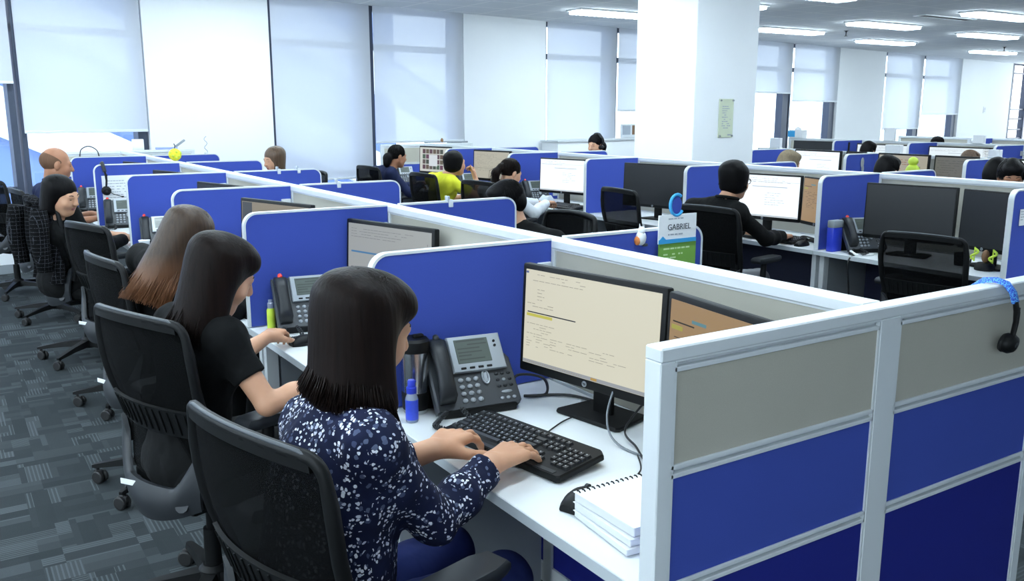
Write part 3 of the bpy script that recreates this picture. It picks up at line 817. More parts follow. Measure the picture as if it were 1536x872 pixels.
        for s in (-1, 1):
            g.lathe([(.0, -.009), (.024, -.009), (.029, -.005), (.029, .005), (.024, .009), (.0, .009)], 16, 0, W @ Matrix.Translation((-.012, s*.014, .029)) @ Matrix.Rotation(PI/2, 4, 'X'))
        g.box((-.006, 0, .045), (.045, .016, .03), .006, 2, W); g.cyl((0, 0, .05), (0, 0, .078), .008, None, 8, 0, W)
        g.build('caster', M['rubber'], lg)
    return t
CHAIR0 = []
def chair(label, x, y, rz, scale=1.0, group='black mesh office chairs'):
    if not CHAIR0:
        c = make_chair(label); CHAIR0.append(c); put(c, (x, y, 0), rz); c['group'] = group
    else: c = dup(CHAIR0[0], label, (x, y, 0), rz, group)
    if scale != 1.0: c.scale = (scale,)*3
    return c

SCRN = {}
def screen_mat(key, col, st):
    if key not in SCRN: SCRN[key] = mat_emit('screen_'+key, col, st*.64)
    return SCRN[key]
def text_rows(g, x0, z0, w, n, pitch, y, mi, rs, hgt=.0022, dens=.8):
    for i in range(n):
        x = x0; end = x0+w*(.45+.55*rs.rand())
        while x < end:
            L = .006+rs.rand()*.022
            if rs.rand() < dens: g.box((x+L/2, y, z0-i*pitch), (L, .0004, hgt), 0, 1, None, mi)
            x += L+.004
def monitor(label, x, y, z, rz, w=.51, hh=.305, style='white', tilt=4, bez=.016, lift=.135, foot=True, logo=True, group=None, base='black_plastic', rnd=0):
    """local frame: the screen faces -y; z = height of the desk top"""
    t = thing('monitor', label, 'monitor', (x, y, z), rz, group)
    zc = lift+hh/2; R = Matrix.Translation((0, 0, zc)) @ Matrix.Rotation(rad(-tilt), 4, 'X')
    rs = np.random.RandomState(int(w*1000)+len(style)*7+rnd)
    g = G()
    g.box((0, .014, 0), (w, .028, hh), .006, 2, R); g.box((0, .035, .01), (w*.62, .03, hh*.62), .010, 2, R)
    hs = g.build('housing', M[base], t)
    ws, zs = w-2*bez, hh-bez*2-.012; zo = .006
    g = G(); q = .0006
    mats = []
    def bg(c, s): mats.append(screen_mat('%s_bg' % style, c, s)); g.box((0, 0, zo), (ws, .003, zs), 0, 1, R, 0)
    def add(key, c, s): mats.append(screen_mat('%s_%s' % (style, key), c, s)); return len(mats)-1
    g.M = Matrix.Identity(4)
    if style == 'off':
        mats.append(M['screen_off']); g.box((0, -.0005, zo), (ws, .003, zs), 0, 1, R, 0)
    else:
        E = dict(cream=((.90, .87, .69, 1), 1.06), orange=((.66, .43, .20, 1), .72), white=((.86, .94, 1, 1), 1.7), grey=((.66, .70, .68, 1), .72), beige=((.80, .77, .62, 1), .80),
                 tan=((.52, .42, .26, 1), .6), gallery=((.86, .88, .80, 1), .95), mixed=((.76, .70, .56, 1), .7), dim=((.34, .33, .29, 1), .5), pale=((.82, .92, .98, 1), 1.4))[style]
        bg(*E); g.M = R; yy = -.0018
        top = zo+zs/2; lf = -ws/2
        if style == 'cream':
            ink = add('ink', (.58, .55, .44, 1), .75); yel = add('yel', (.85, .80, .12, 1), .9); blk = add('blk', (.05, .06, .08, 1), .3); bar = add('bar', (.62, .66, .70, 1), .7); blu = add('blu', (.2, .3, .7, 1), .6); orn = add('orn', (.8, .5, .1, 1), .8)
            g.box((0, yy, zo-zs/2+.006), (ws, .0004, .010), 0, 1, None, bar); g.box((ws*.07, yy-.0004, zo-zs/2+.006), (.022, .0004, .007), 0, 1, None, orn)
            for i in range(26): g.box((lf+.012+i*.009, yy-.0004, zo-zs/2+.006), (.004, .0004, .0036), 0, 1, None, ink)
            g.box((lf+.006, yy, top-.008), (.010, .0004, .006), 0, 1, None, blu)
            text_rows(g, lf+.03, top-.012, ws*.42, 3, .009, yy, ink, rs, .0016, .6); text_rows(g, lf+.05, top-.055, .03, 4, .010, yy, ink, rs, .0016)
            text_rows(g, lf+.01, top-.098, .12, 2, .008, yy, ink, rs, .0016, .7)
            g.box((lf+.075, yy, top-.124), (.125, .0004, .0032), 0, 1, None, blk); g.box((lf+.15, yy, top-.124), (.11, .0004, .0032), 0, 1, None, blk)
            g.box((lf+.062, yy-.0004, top-.132), (.105, .0004, .0085), 0, 1, None, yel)
            text_rows(g, lf+.012, top-.15, .10, 12, .0075, yy, ink, rs, .0014, .6); text_rows(g, lf+.11, top-.192, .27, 5, .0075, yy, ink, rs, .0014, .7)
        elif style == 'orange':
            ink = add('ink', (.12, .10, .06, 1), .25); yg = add('yg', (.72, .68, .12, 1), .7); cy = add('cy', (.24, .55, .62, 1), .6)
            g.box((lf+.055, yy, top-.052), (.085, .0004, .0035), 0, 1, None, ink); g.box((lf+.03, yy, top-.066), (.045, .0004, .011), 0, 1, None, yg); g.box((lf+.115, yy, top-.040), (.055, .0004, .008), 0, 1, None, cy); text_rows(g, lf+.02, top-.09, ws*.7, 10, .011, yy, ink, rs, .002, .5)
        elif style == 'grey':
            blu = add('blu', (.12, .38, .72, 1), .7); ink = add('ink', (.45, .48, .48, 1), .6)
            g.box((lf+ws*.22, yy, top-.115), (ws*.36, .0004, .007), 0, 1, None, blu); text_rows(g, lf+.02, top-.02, ws*.8, 4, .011, yy, ink, rs); g.box((ws*.46, yy, top-.05), (.004, .0004, .008), 0, 1, None, ink)
        elif style in ('white', 'pale'):
            a = add('a', (.62, .72, .86, 1), .95); b = add('b', (.72, .80, .86, 1), 1.0)
            g.box((ws*.08, yy, top-zs*.27), (ws*.5, .0004, .005), 0, 1, None, a); text_rows(g, lf+.02, top-.02, ws*.85, 3, .013, yy, b, rs, .003)
            text_rows(g, lf+ws*.52, top-zs*.42, ws*.3, 6, .016, yy, b, rs, .003); g.box((0, yy, zo-zs/2+.006), (ws, .0004, .009), 0, 1, None, b); g.box((0, yy, top-zs*.15), (ws, .0004, .002), 0, 1, None, b)
        elif style == 'beige':
            ink = add('ink', (.58, .56, .48, 1), .65); text_rows(g, lf+.02, top-.03, ws*.85, 13, .014, yy, ink, rs, .003, .6); g.box((0, yy, top-zs*.62), (ws, .0004, .004), 0, 1, None, ink)
        elif style == 'tan':
            a = add('a', (.10, .11, .13, 1), .3); b = add('b', (.66, .60, .22, 1), .6)
            g.box((lf+.045, yy, zo), (.08, .0004, zs*.98), 0, 1, None, a); g.box((lf+.1, yy, zo-.06), (.02, .0004, .08), 0, 1, None, b)
        elif style == 'mixed':
            a = add('a', (.70, .36, .22, 1), .6); b = add('b', (.42, .60, .20, 1), .6); text_rows(g, lf+.1, top-.04, ws*.5, 9, .02, yy, a, rs, .007, .7); g.box((ws*.30, yy, zo-.02), (.07, .0004, zs*.5), 0, 1, None, b)
        elif style == 'gallery':
            for q in range(24):
                cc = add('p%d' % (q % 8), (rs.rand()*.25+.05, rs.rand()*.2+.05, rs.rand()*.15+.04, 1), .5) if q < 8 else len(mats)-8+q % 8
                i, j = q % 6, q//6; g.box((lf+.075+i*.063, yy, top-.045-j*.060), (.054, .0004, .050), 0, 1, None, cc)
            wv = add('w', (.9, .95, 1, 1), 1.0); g.box((lf+.24, yy-.0005, zo-.01), (.15, .0004, .13), 0, 1, None, wv)
        elif style == 'dim':
            ink = add('ink', (.2, .2, .18, 1), .4); text_rows(g, lf+.02, top-.03, ws*.85, 8, .02, yy, ink, rs, .004)
        g.M = Matrix.Identity(4)
    g.build('screen', mats, t, 0)
    if logo:
        g = G(); g.lathe([(0, -.001), (.0085, -.001), (.0085, .001), (0, .001)], 20, 0, R @ Matrix.Translation((0, -.0005, -hh/2+.0135)) @ Matrix.Rotation(PI/2, 4, 'X'))
        lg = g.build('logo', M['silver'], hs); text_mesh('lettering', 'hp', .011, M['black_plastic'], hs, R @ Matrix.Translation((0, -.0022, -hh/2+.0115)) @ Matrix.Rotation(PI/2, 4, 'X'), .0003)
    g = G(); g.box((0, .075, zc*.54), (.07, .018, zc*1.08), .006); g.box((0, .055, zc), (.09, .04, .08), .008)
    g.build('stand_neck', M['black_plastic'], t)
    if foot:
        g = G(); poly = [(-.12, -.055), (-.112, -.065), (.112, -.065), (.12, -.055), (.105, .075), (.095, .085), (-.095, .085), (-.105, .075)]
        g.prism(poly, .0, .012, 0, Matrix.Translation((0, .062, 0)), .004); g.build('stand_base', M['black_plastic'], t)
    return t
M['screen_off'] = mat_plain('switched_off_screen', srgb(22, 24, 27), 0.36, 0, 0.03)
def text_mesh(name, s, size, mat, parent, Mx, ext=.0005):
    cu = bpy.data.curves.new(name, 'FONT'); cu.body = s; cu.size = size; cu.align_x = 'CENTER'; cu.extrude = ext
    o = bpy.data.objects.new(name, cu); COL.objects.link(o)
    dg = bpy.context.evaluated_depsgraph_get(); me = bpy.data.meshes.new_from_object(o.evaluated_get(dg))
    bpy.data.objects.remove(o); bpy.data.curves.remove(cu)
    me.transform(Mx); return link(name, me, mat, parent, 0)

PH0 = []
def make_phone(label):
    """local frame: the user sits at -y; origin under the middle of the body"""
    t = thing('desk_phone', label, 'phone')
    tl = rad(52)
    R = Matrix.Translation((0, -.075, .028)) @ Matrix.Rotation(tl, 4, 'X')      # x right, y up the sloping face, z out of it
    g = G(); g.prism([(-.130, -.01), (.125, -.01), (.133, .0), (.128, .135), (.118, .150), (-.05, .215), (-.128, .215)], -.03, .004, 0, R, .006)
    bd = g.build('body', M['phone_grey'], t)
    g = G(); g.prism([(-.060, .098), (.108, .098), (.108, .212), (-.060, .212)], .003, .018, 0, R, .004)
    bz = g.build('display_bezel', M['silver'], t)
    g = G(); g.span((-.040, .124, .017), (.066, .200, .0195), .001, 1, R)
    for i, (w_, a) in enumerate(((.09, .192), (.05, .18), (.07, .168), (.075, .156), (.04, .146), (.08, .134))): g.span((-.034 if i != 1 else .0, a, .0194), (-.034+w_ if i != 1 else .06, a+.004, .0199), 0, 1, R, 1)
    g.build('display', [M['lcd'], M['lcd_ink']], bz)
    for i in range(4):
        g = G(); g.span((-.036+i*.027, .106, .017), (-.020+i*.027, .112, .021), .001, 1, R); g.build('button', M['black_plastic'], bz)
    for i in range(2):
        g = G(); g.lathe([(0, 0), (.004, 0), (.004, .004), (0, .004)], 12, 0, R @ Matrix.Translation((.085, .185-i*.014, .017))); g.build('button', M['black_plastic'], bz)
    for r in range(4):
        for c in range(3):
            g = G(); g.ell((-.042+c*.024, .078-r*.021, .006), (.0085, .0072, .005), 12, 6, 0, R); g.build('button', M['phone_key'], bd)
    for r in range(5):
        for c in range(3):
            if r == 3 and c != 1: continue
            g = G(); g.ell((.072+c*.019, .085-r*.019, .005), (.0065 if r != 3 else .018, .0048, .004), 10, 6, 0, R); g.build('button', M['phone_key'] if (r, c) in ((3, 1), (1, 1)) or r == 4 else M['dark_plastic'], bd)
    g = G(); g.tube([(.036+.010*math.cos(2*PI*i/20), .079+.020*math.sin(2*PI*i/20), .008) for i in range(20)], .003, 6, 0, R, True); g.build('navigation_ring', M['silver'], bd)
    g = G(); g.span((.030, .064, .004), (.042, .094, .008), .003, 2, R); g.build('button', M['phone_key'], bd)
    # handset on the left
    g = G(); C = [(-.098, .012, .012), (-.098, .025, .030), (-.098, .055, .040), (-.098, .10, .046), (-.098, .15, .044), (-.098, .19, .036), (-.098, .208, .016)]
    rr = [(.024, .012), (.027, .020), (.024, .017), (.0215, .014), (.024, .017), (.027, .020), (.024, .012)]
    rings = []
    for (cx, cy, cz), (a, b) in zip(C, rr):
        rings.append([(cx+a*math.copysign(abs(math.cos(2*PI*j/16))**.75, math.cos(2*PI*j/16)), cy, cz+b*math.copysign(abs(math.sin(2*PI*j/16))**.75, math.sin(2*PI*j/16))) for j in range(16)])
    g.loft(rings, 0, R); hs = g.build('handset', M['dark_plastic'], t, 60)
    g = G(); g.ell((-.098, .204, .040), (.010, .012, .009), 12, 8, 0, R); lp = g.build('message_lamp', M['dark_plastic'], hs); PH0.append(lp)
    # foot that carries the sloping body
    g = G(); g.loft([[(-.12, .03, .0), (.118, .03, .0), (.118, .09, .0), (-.12, .09, .0)], [(-.115, .035, .12), (.11, .035, .12), (.11, .07, .165), (-.115, .07, .165)]])
    g.box((0, -.06, .012), (.23, .05, .024), .006); g.build('foot_stand', M['black_plastic'], t)
    # coiled cord
    pts = []; ctl = [(-.105, -.095, .030), (-.14, -.115, .012), (-.16, -.15, .010), (-.12, -.20, .010), (-.06, -.17, .010), (-.062, -.085, .032)]
    N = 300
    for i in range(N+1):
        q = i/N*(len(ctl)-1); k = min(int(q), len(ctl)-2); f = q-k
        p0, p1, p2, p3 = [V(ctl[max(0, min(len(ctl)-1, k+d))]) for d in (-1, 0, 1, 2)]
        c = .5*((2*p1)+(p2-p0)*f+(2*p0-5*p1+4*p2-p3)*f*f+(3*p1-p0-3*p2+p3)*f**3)
        a = i/N*2*PI*40; d = (p2-p1).normalized(); u = d.cross(V((0, 0, 1))); u = u.normalized() if u.length > .1 else V((1, 0, 0))
        w = d.cross(u); e = min(1, i/12, (N-i)/12); pts.append(c+(u*math.cos(a)+w*math.sin(a))*.0062*e)
    g = G(); g.tube(pts, .0024, 5); g.build('coiled_cord', M['dark_plastic'], t, 60)
    return t
def phone(label, x, y, z, rz, group='desk phones', lit=True):
    if not PH0:
        PH0.append(make_phone(label)); o = put(PH0[-1], (x, y, z), rz); o['group'] = group; return o
    o = dup(PH0[1], label, (x, y, z), rz, group)
    if lit:
        if len(PH0) < 3: me = PH0[0].data.copy(); me.materials[0] = M['red']; PH0.append(me)
        for c in KIDS[o]:
            for k in KIDS.get(c, []):
                if k.name.startswith('message_lamp'): k.data = PH0[2]; k['label'] = 'lit red message lamp'
    return o

KB0 = []
def make_keyboard(label):
    t = thing('keyboard', label, 'keyboard')
    tl = rad(5.5); R = Matrix.Translation((0, -.08, .012)) @ Matrix.Rotation(tl, 4, 'X')
    g = G(); g.prism([(-.222, -.002), (-.215, -.008), (.215, -.008), (.222, -.002), (.225, .150), (.205, .166), (-.205, .166), (-.225, .150)], -.010, .008, 0, R, .004)
    for s in (-1, 1): g.box((s*.18, .070, .010), (.03, .02, .02), .004)
    g.build('base', M['black_plastic'], t)
    g = G(); gp = G(); rs = np.random.RandomState(4)
    def key(x, y, w):
        a, b = .0085, w/2-.0012
        q = [(x-b, y-a), (x+b, y-a), (x+b, y+a), (x-b, y+a)]; c = [(x-b+.0022, y-a+.0020), (x+b-.0022, y-a+.0020), (x+b-.0022, y+a-.0032), (x-b+.0022, y+a-.0032)]
        g.loft([[(u, v, .007) for u, v in q], [(u, v, .0145) for u, v in c]], 0, R)
        if w < .03: gp.box((x-.002, y+.0015, .0148), (.0020+.0012*rs.rand(), .0026, .0003), 0, 1, R)
    p = .0187
    rows = [(.138, [1]*13), (.112, [1]*13+[2]), (.093, [1.5]+[1]*12+[1.5]), (.074, [1.75]+[1]*11+[2.25]), (.055, [2.25]+[1]*10+[2.75]), (.036, [1.25, 1.25, 1.25, 6.25, 1.25, 1.25, 1.25, 1.25])]
    for y, ws in rows:
        x = -.213
        k = 15/sum(ws) if len(ws) > 9 else 15/sum(ws)
        for w_ in ws: key(x+w_*k*p/2, y, w_*k*p); x += w_*k*p
    for r, y in enumerate((.138, .112, .093)):
        for c in range(3): key(.084+c*p, y, p)
    key(.084+p, .055, p)
    for c in range(3): key(.084+c*p, .036, p)
    for r, y in enumerate((.112, .093, .074, .055, .036)):
        for c in range(4):
            if r == 4 and c == 0: continue
            key(.149+c*p, y, p)
    ks = g.build('keys', M['key'], t, 0); gp.build('key_print', M['key_print'], ks, 0)
    g = G(); g.span((-.20, -.004, .007), (.20, .012, .010), .002, 1, R); g.build('front_strip', M['dark_plastic'], t)
    return t
def keyboard(label, x, y, z, rz, group='black keyboards'):
    if not KB0:
        KB0.append(make_keyboard(label)); o = put(KB0[0], (x, y, z), rz); o['group'] = group; return o
    return dup(KB0[0], label, (x, y, z), rz, group)
MS0 = []
def mouse(label, x, y, z, rz, group='computer mice'):
    if MS0: return dup(MS0[0], label, (x, y, z), rz, group)
    t = thing('computer_mouse', label, 'mouse', (x, y, z), rz, group); MS0.append(t)
    g = G(); rings = []
    for i in range(9):
        a = i/8; y_ = -.055+.11*a; w_ = .033*math.sin(PI*(.12+.80*a))**.5*(1-.08*a); h_ = .034*math.sin(PI*(.10+.76*a))**.7
        rings.append([(w_*math.cos(PI*j/10), y_, .003+h_*math.sin(PI*j/10)**.8 if 0 < j < 10 else .003) for j in range(11)]+[(-w_*.9, y_, .0), (w_*.9, y_, .0)])
    g.loft(rings); g.build('shell', M['black_plastic'], t, 60)
    g = G(); g.lathe([(0, -.004), (.011, -.004), (.011, .004), (0, .004)], 14, 0, Matrix.Translation((0, .028, .028)) @ Matrix.Rotation(PI/2, 4, 'Y')); g.build('scroll_wheel', M['dark_plastic'], t)
    return t

def divider(label, x0, x1, y, z0=.745, z1=1.205, out='lo', group='blue desk dividers', fine=True):
    """blue screen between two desks, from x0 (outer, rounded corner) to x1 (at the spine)"""
    t = thing('desk_divider', label, 'divider', (x0, y, z0), 0, group)
    d = 1 if x1 > x0 else -1; L = abs(x1-x0); H = z1-z0; r = .055
    def outline(o):
        pts = [(o, 0)]
        for i in range(9): a = PI-i/8*PI/2; pts.append((r+(r-o)*math.cos(a), H-r+(r-o)*math.sin(a)))
        pts += [(L, H-o), (L, 0)]
        return pts
    B = Matrix(((d, 0, 0, 0), (0, 0, 1, 0), (0, 1, 0, 0), (0, 0, 0, 1)))
    g = G(); g.prism(outline(.008), -.012, .012, 0, B); g.build('fabric_panel', M['blue'], t, 30)
    g = G(); o1 = outline(0); o2 = outline(.008)
    for i in range(len(o1)-2):
        a, b, c, e = o1[i], o1[i+1], o2[i+1], o2[i]
        g.loft([[(a[0], a[1], -.014), (e[0], e[1], -.014), (e[0], e[1], .014), (a[0], a[1], .014)], [(b[0], b[1], -.014), (c[0], c[1], -.014), (c[0], c[1], .014), (b[0], b[1], .014)]], 0, B)
    g.build('edge_trim', M['white_metal'], t, 30)
    for zz in ((H-.13,) if not fine else (H-.13, .03)):
        g = G(); g.span((L-.055, zz, -.020), (L-.002, zz+.055, .020), .003, 1, B); g.build('bracket', M['white_metal'], t)
    return t
def desk(label, x0, x1, y0, y1, group='white office desks', ends=(-1, 1)):
    """x0 = front edge, x1 = edge at the spine"""
    t = thing('desk', label, 'desk', ((x0+x1)/2, (y0+y1)/2, 0), 0, group)
    L, W = abs(x1-x0), y1-y0; d = 1 if x1 > x0 else -1
    g = G(); g.box((0, 0, .7275), (L-.004, W-.006, .025), .002, 1); g.build('worktop', M['desk_top'], t)
    g = G(); g.box((-d*(L/2-.0005), 0, .7275), (.003, W-.006, .0252), 0); g.build('edge_band', M['desk_edge'], t)
    for s in ends:
        g = G(); g.box((d*.03, s*(W/2-.03), .357), (L-.16, .024, .715), .002, 1); g.box((-d*(L/2-.075), s*(W/2-.03), .357), (.05, .034, .715), .002, 1, None, 1)
        g.build('leg', [M['desk_grey'], M['white_metal']], t)
    g = G(); g.box((d*(L/2-.10), 0, .50), (.016, W-.1, .40), .002, 1); g.build('modesty_panel', M['navy_dark'], t)
    return t
def spine(label, x, y0, y1, posts, group='cubicle spine partitions', w=.06, top=1.20):
    """long low wall along y with fabric panels between the posts"""
    t = thing('cubicle_partition', label, 'partition', (x, 0, 0), 0, group)
    g = G(); g.span((-w/2, y0, top-.028), (w/2, y1, top), .003, 1); g.build('top_rail', M['white_metal'], t)
    g = G(); g.span((-w/2+.004, y0, .0), (w/2-.004, y1, .07)); g.span((-w/2+.004, y0, .70), (w/2-.004, y1, .745)); g.span((-w/2+.006, y0, top-.034), (w/2-.006, y1, top-.0275)); g.build('rails', M['white_metal'], t)
    ys = sorted(set([y0]+list(posts)+[y1]))
    for a, b in zip(ys[:-1], ys[1:]):
        g = G(); g.span((-w/2+.010, a+.024, .745), (w/2-.010, b-.024, top-.034), .002, 1); g.build('fabric_panel', M['grey_fabric'], t)
        g = G(); g.span((-w/2+.010, a+.024, .07), (w/2-.010, b-.024, .70), .002, 1); g.build('lower_panel', M['blue_deep'], t)
    for q in ys:
        g = G(); q = min(max(q, y0+.025), y1-.025); g.span((-w/2+.002, q-.025, 0), (w/2-.002, q+.025, top-.028), .002, 1); g.build('post', M['white_metal'], t)
    return t
def cross_partition(label, y, x0, x1, posts, group='cubicle end partitions', w=.044, top=1.20, rails=(.967, .735)):
    """partition along x (frame, three fabric rows)"""
    t = thing('cubicle_partition', label, 'partition', (0, y, 0), 0, group)
    g = G(); g.span((x0, -w/2, top-.026), (x1, w/2, top), .003, 1); g.build('top_rail', M['white_metal'], t)
    xs = sorted(set([x0]+list(posts)+[x1])); hp = []
    for q in xs:
        end = q in (x0, x1); a = (q if q == x0 else q-.034 if q == x1 else q-.034); b = (q+.034 if q == x0 else q if q == x1 else q+.034)
        hp.append((a, b)); g = G(); g.span((a, -w/2+.001, 0), (b, w/2-.001, top-.026), .002, 1)
        for s in (-1, 1):
            if q != x1: g.span((b-.002, s*(w/2-.006)-.004, .05), (b+.005, s*(w/2-.006)+.004, top-.03))
            if q != x0: g.span((a-.005, s*(w/2-.006)-.004, .05), (a+.002, s*(w/2-.006)+.004, top-.03))
        g.build('post', M['white_metal'], t)
    zs = [.06]+sorted(rails)+[top-.034]
    for (a0, a1), (b0, b1) in zip(hp[:-1], hp[1:]):
        for i in range(3):
            g = G(); g.span((a1+.003, -w/2+.006, zs[i]+.012), (b0-.003, w/2-.006, zs[i+1]-.012), .001, 1)
            g.build('fabric_panel', M['grey_fabric'] if i == 2 else M['blue' if i == 1 else 'blue_deep'], t)
        for z in zs[:]:
            g = G()
            for k in (-1, 1): g.span((a1, -w/2+.002, z+k*.0085-.0045), (b0, w/2-.002, z+k*.0085+.0045), .001, 1)
            g.span((a1, -w/2+.014, z-.006), (b0, w/2-.014, z+.006)); g.build('rail', M['white_metal'], t)
    return t
def cable(label, pts, r, mat, group=None, n=8):
    P = [V(p) for p in pts]; out = []
    for i in range(len(P)-1):
        p0, p1, p2, p3 = P[max(i-1, 0)], P[i], P[i+1], P[min(i+2, len(P)-1)]
        for k in range(n):
            f = k/n; out.append(.5*((2*p1)+(p2-p0)*f+(2*p0-5*p1+4*p2-p3)*f*f+(3*p1-p0-3*p2+p3)*f**3))
    out.append(P[-1]); g = G(); g.tube(out, r, 6); o = g.build('cable', mat, None, 60); return tag(o, label, 'cable', group)
# ------------------------------------------------------------------ the room
CE = 2.9
WA = math.atan(.155)
WM = Matrix.Translation((0, 10.04, 0)) @ Matrix.Rotation(WA, 4, 'Z')     # window wall frame: x along the wall, y outwards
def wpt(s, y, z): return WM @ V((s, y, z))
RP = [(-4.2, -4.2), (27, -4.2), (27, 10.04+.155*27+.3), (-4.2, 10.04-.155*4.2+.3)]
g = G(); g.prism(RP, -.1, 0); structure('floor', g, M['carpet'])
g = G(); g.prism(RP, CE, CE+.1); structure('ceiling', g, M['ceiling'])
g = G(); g.span((-4.2, -4.2, 0), (-4.0, 9.6, .85)); g.span((-4.2, -4.2, 2.62), (-4.0, 9.6, CE))
for i in range(5): g.span((-4.2, -4.2+i*3.2, .85), (-4.0, -3.6+i*3.2, 2.62))
structure('wall_left', g, M['wall'])
for i in range(4):  # unseen left windows, added to let daylight onto ceiling and left-facing sides
    g = G(); y0 = -3.6+i*3.2
    for a, b in ((y0, y0+.05), (y0+1.28, y0+1.33), (y0+2.55, y0+2.6)): g.span((-4.14, a, .85), (-4.06, b, 2.62))
    for z in (.85, 2.57): g.span((-4.14, y0, z), (-4.06, y0+2.6, z+.05))
    o = structure('window_%d' % (14+i), g, M['dark_frame']); g = G(); g.span((-4.11, y0, .86), (-4.10, y0+2.6, 2.6)); g.build('pane', M['glass'], o, 0)
g = G(); g.span((-4.2, -4.2, 0), (27, -4.0, CE)); structure('wall_front', g, M['wall'])
g = G(); g.span((26.6, -4.2, 0), (26.8, 14.2, .30)); g.span((26.6, -4.2, CE-.06), (26.8, 14.2, CE)); structure('wall_right', g, M['wall'])
g = G()  # right-hand glazing inferred from the corner frame, added to brighten that end
for i in range(11): g.span((26.62, -4.2+i*1.75, .30), (26.76, -4.1+i*1.75, CE-.06))
for z in (.30, .80, 2.40): g.span((26.64, -4.2, z), (26.74, 14.0, z+.06))
o = structure('window_13', g, M['dark_frame']); g = G(); g.span((26.68, -4.2, .3), (26.69, 14.0, CE-.06)); g.build('pane', M['glass'], o, 0)
WIN = [(-2.35, -.78, .0), (-.72, .76, 1.88), (.79, 2.02, 1.40), (3.49, 4.86, .77), (4.89, 6.36, 1.205), (7.94, 9.49, 1.00), (9.52, 11.0, 1.61), (13.02, 14.67, 1.95), (14.71, 16.48, 1.80), (18.56, 20.44, 1.19), (20.49, 22.6, 1.52)]
WALLS = [(-4.2, -2.40), (2.03, 3.48), (6.37, 7.93), (11.02, 13.0), (16.5, 18.54), (22.64, 26.0)]
g = G()
for a, b in WALLS: g.span((a, 0, 0), (b, .34, CE), 0, 1, WM)
for a, b, _ in WIN: g.span((a-.02, .10, 0), (b+.03, .34, .28), 0, 1, WM)
g.span((26.0, 0.0, 0), (28.0, .34, .3), 0, 1, WM)
structure('wall_back', g, M['wall'])
g = G(); g.span((-4.2, -.012, 0), (26.2, .0, .09), 0, 1, WM); structure('baseboard_back', g, M['desk_grey'])
BL = ['leftmost in the picture, its lower edge above a bare pane', 'over the bald man in navy, bright gap below it', 'reaching lowest, right of the first white wall panel', 'behind the woman with the low bun', 'behind the woman wearing a headset', 'partly hidden by the square column', 'first right of the column', 'second right of the column, beside a white wall panel', 'third right of the column, drawn lower than its neighbours', 'last before the far right corner']
for i, (a, b, zb) in enumerate(WIN):
    g = G()
    mw = .06 if i < 2 else .10 if i == 2 else .15 if i < 7 else .20
    for s0, s1 in ((a, a+.045), (b-mw, b)): g.span((s0, .05, .28), (s1, .20, CE), 0, 1, WM)
    for z0, z1 in ((.28, .33), (.79, .85), (2.36, 2.44), (2.83, CE)): g.span((a, .07, z0), (b, .18, z1), 0, 1, WM)
    o = structure('window_%d' % (i+1), g, M['dark_frame'])
    g = G(); g.span((a+.04, .12, .30), (b-mw+.01, .128, CE-.02), 0, 1, WM); g.build('pane', M['glass'], o, 0)
    if i == 0: continue
    t = thing('roller_blind', 'pale roller blind '+BL[i-1], 'blind', (0, 0, 0), 0, 'window roller blinds')
    g = G(); g.span((a+.012, -.012, zb), (b-.012, -.009, CE), 0, 1, WM); g.build('fabric', M['blind'], t, 0)
    g = G(); g.span((a+.012, -.020, zb-.022), (b-.012, -.002, zb+.006), .004, 1, WM); g.build('bottom_bar', M['white_metal'], t)
g = G()   # end window in the far corner
for s0, s1 in ((26.02, 26.13), (27.2, 27.3)): g.span((s0, .0, .28), (s1, .16, CE), 0, 1, WM)
for z in (.30, .80, 1.05, 1.35, 1.62, 2.62, CE-.04): g.span((26.0, .04, z), (27.3, .12, z+.04), 0, 1, WM)
structure('window_12', g, M['dark_frame'])
# square column with its notice
g = G(); g.span((5.95, 6.15, 0), (6.76, 6.98, CE), .006, 1); structure('column', g, M['wall'])
t = thing('notice_frame', 'pale green framed notice fixed high on the square white column', 'notice', (6.36, 6.15, 1.53))
g = G(); g.box((0, -.006, 0), (.19, .010, .36), .003, 1); g.build('backing', mat_plain('pale_green_paper', srgb(204, 212, 186), .6, 0, .04), t)
g = G(); rs = np.random.RandomState(5)
text_rows(g, -.055, .11, .11, 11, .020, -.0115, 0, rs, .008, .8); g.box((.05, -.0115, -.155), (.05, .0006, .012)); g.build('print', M['pale_ink'], t, 0)
for sx in (-1, 1):
    for sz in (-1, 1):
        g = G(); g.lathe([(0, 0), (.009, 0), (.009, .014), (0, .014)], 10, 0, Matrix.Translation((sx*.08, -.008, sz*.165)) @ Matrix.Rotation(PI/2, 4, 'X')); g.build('standoff', M['steel'], t)
t = tag(None or thing('wall_sign', 'small grey sign on the white wall in the far right corner', 'sign', tuple(wpt(24.3, -.004, 1.62))), None, None); t.rotation_euler = (0, 0, WA)
g = G(); g.box((0, 0, 0), (.17, .006, .17), .001, 1); g.build('plate', M['paper'], t); g = G(); text_rows(g, -.06, .05, .12, 4, .03, -.0035, 0, rs, .012); g.build('print', M['pale_ink'], t, 0)

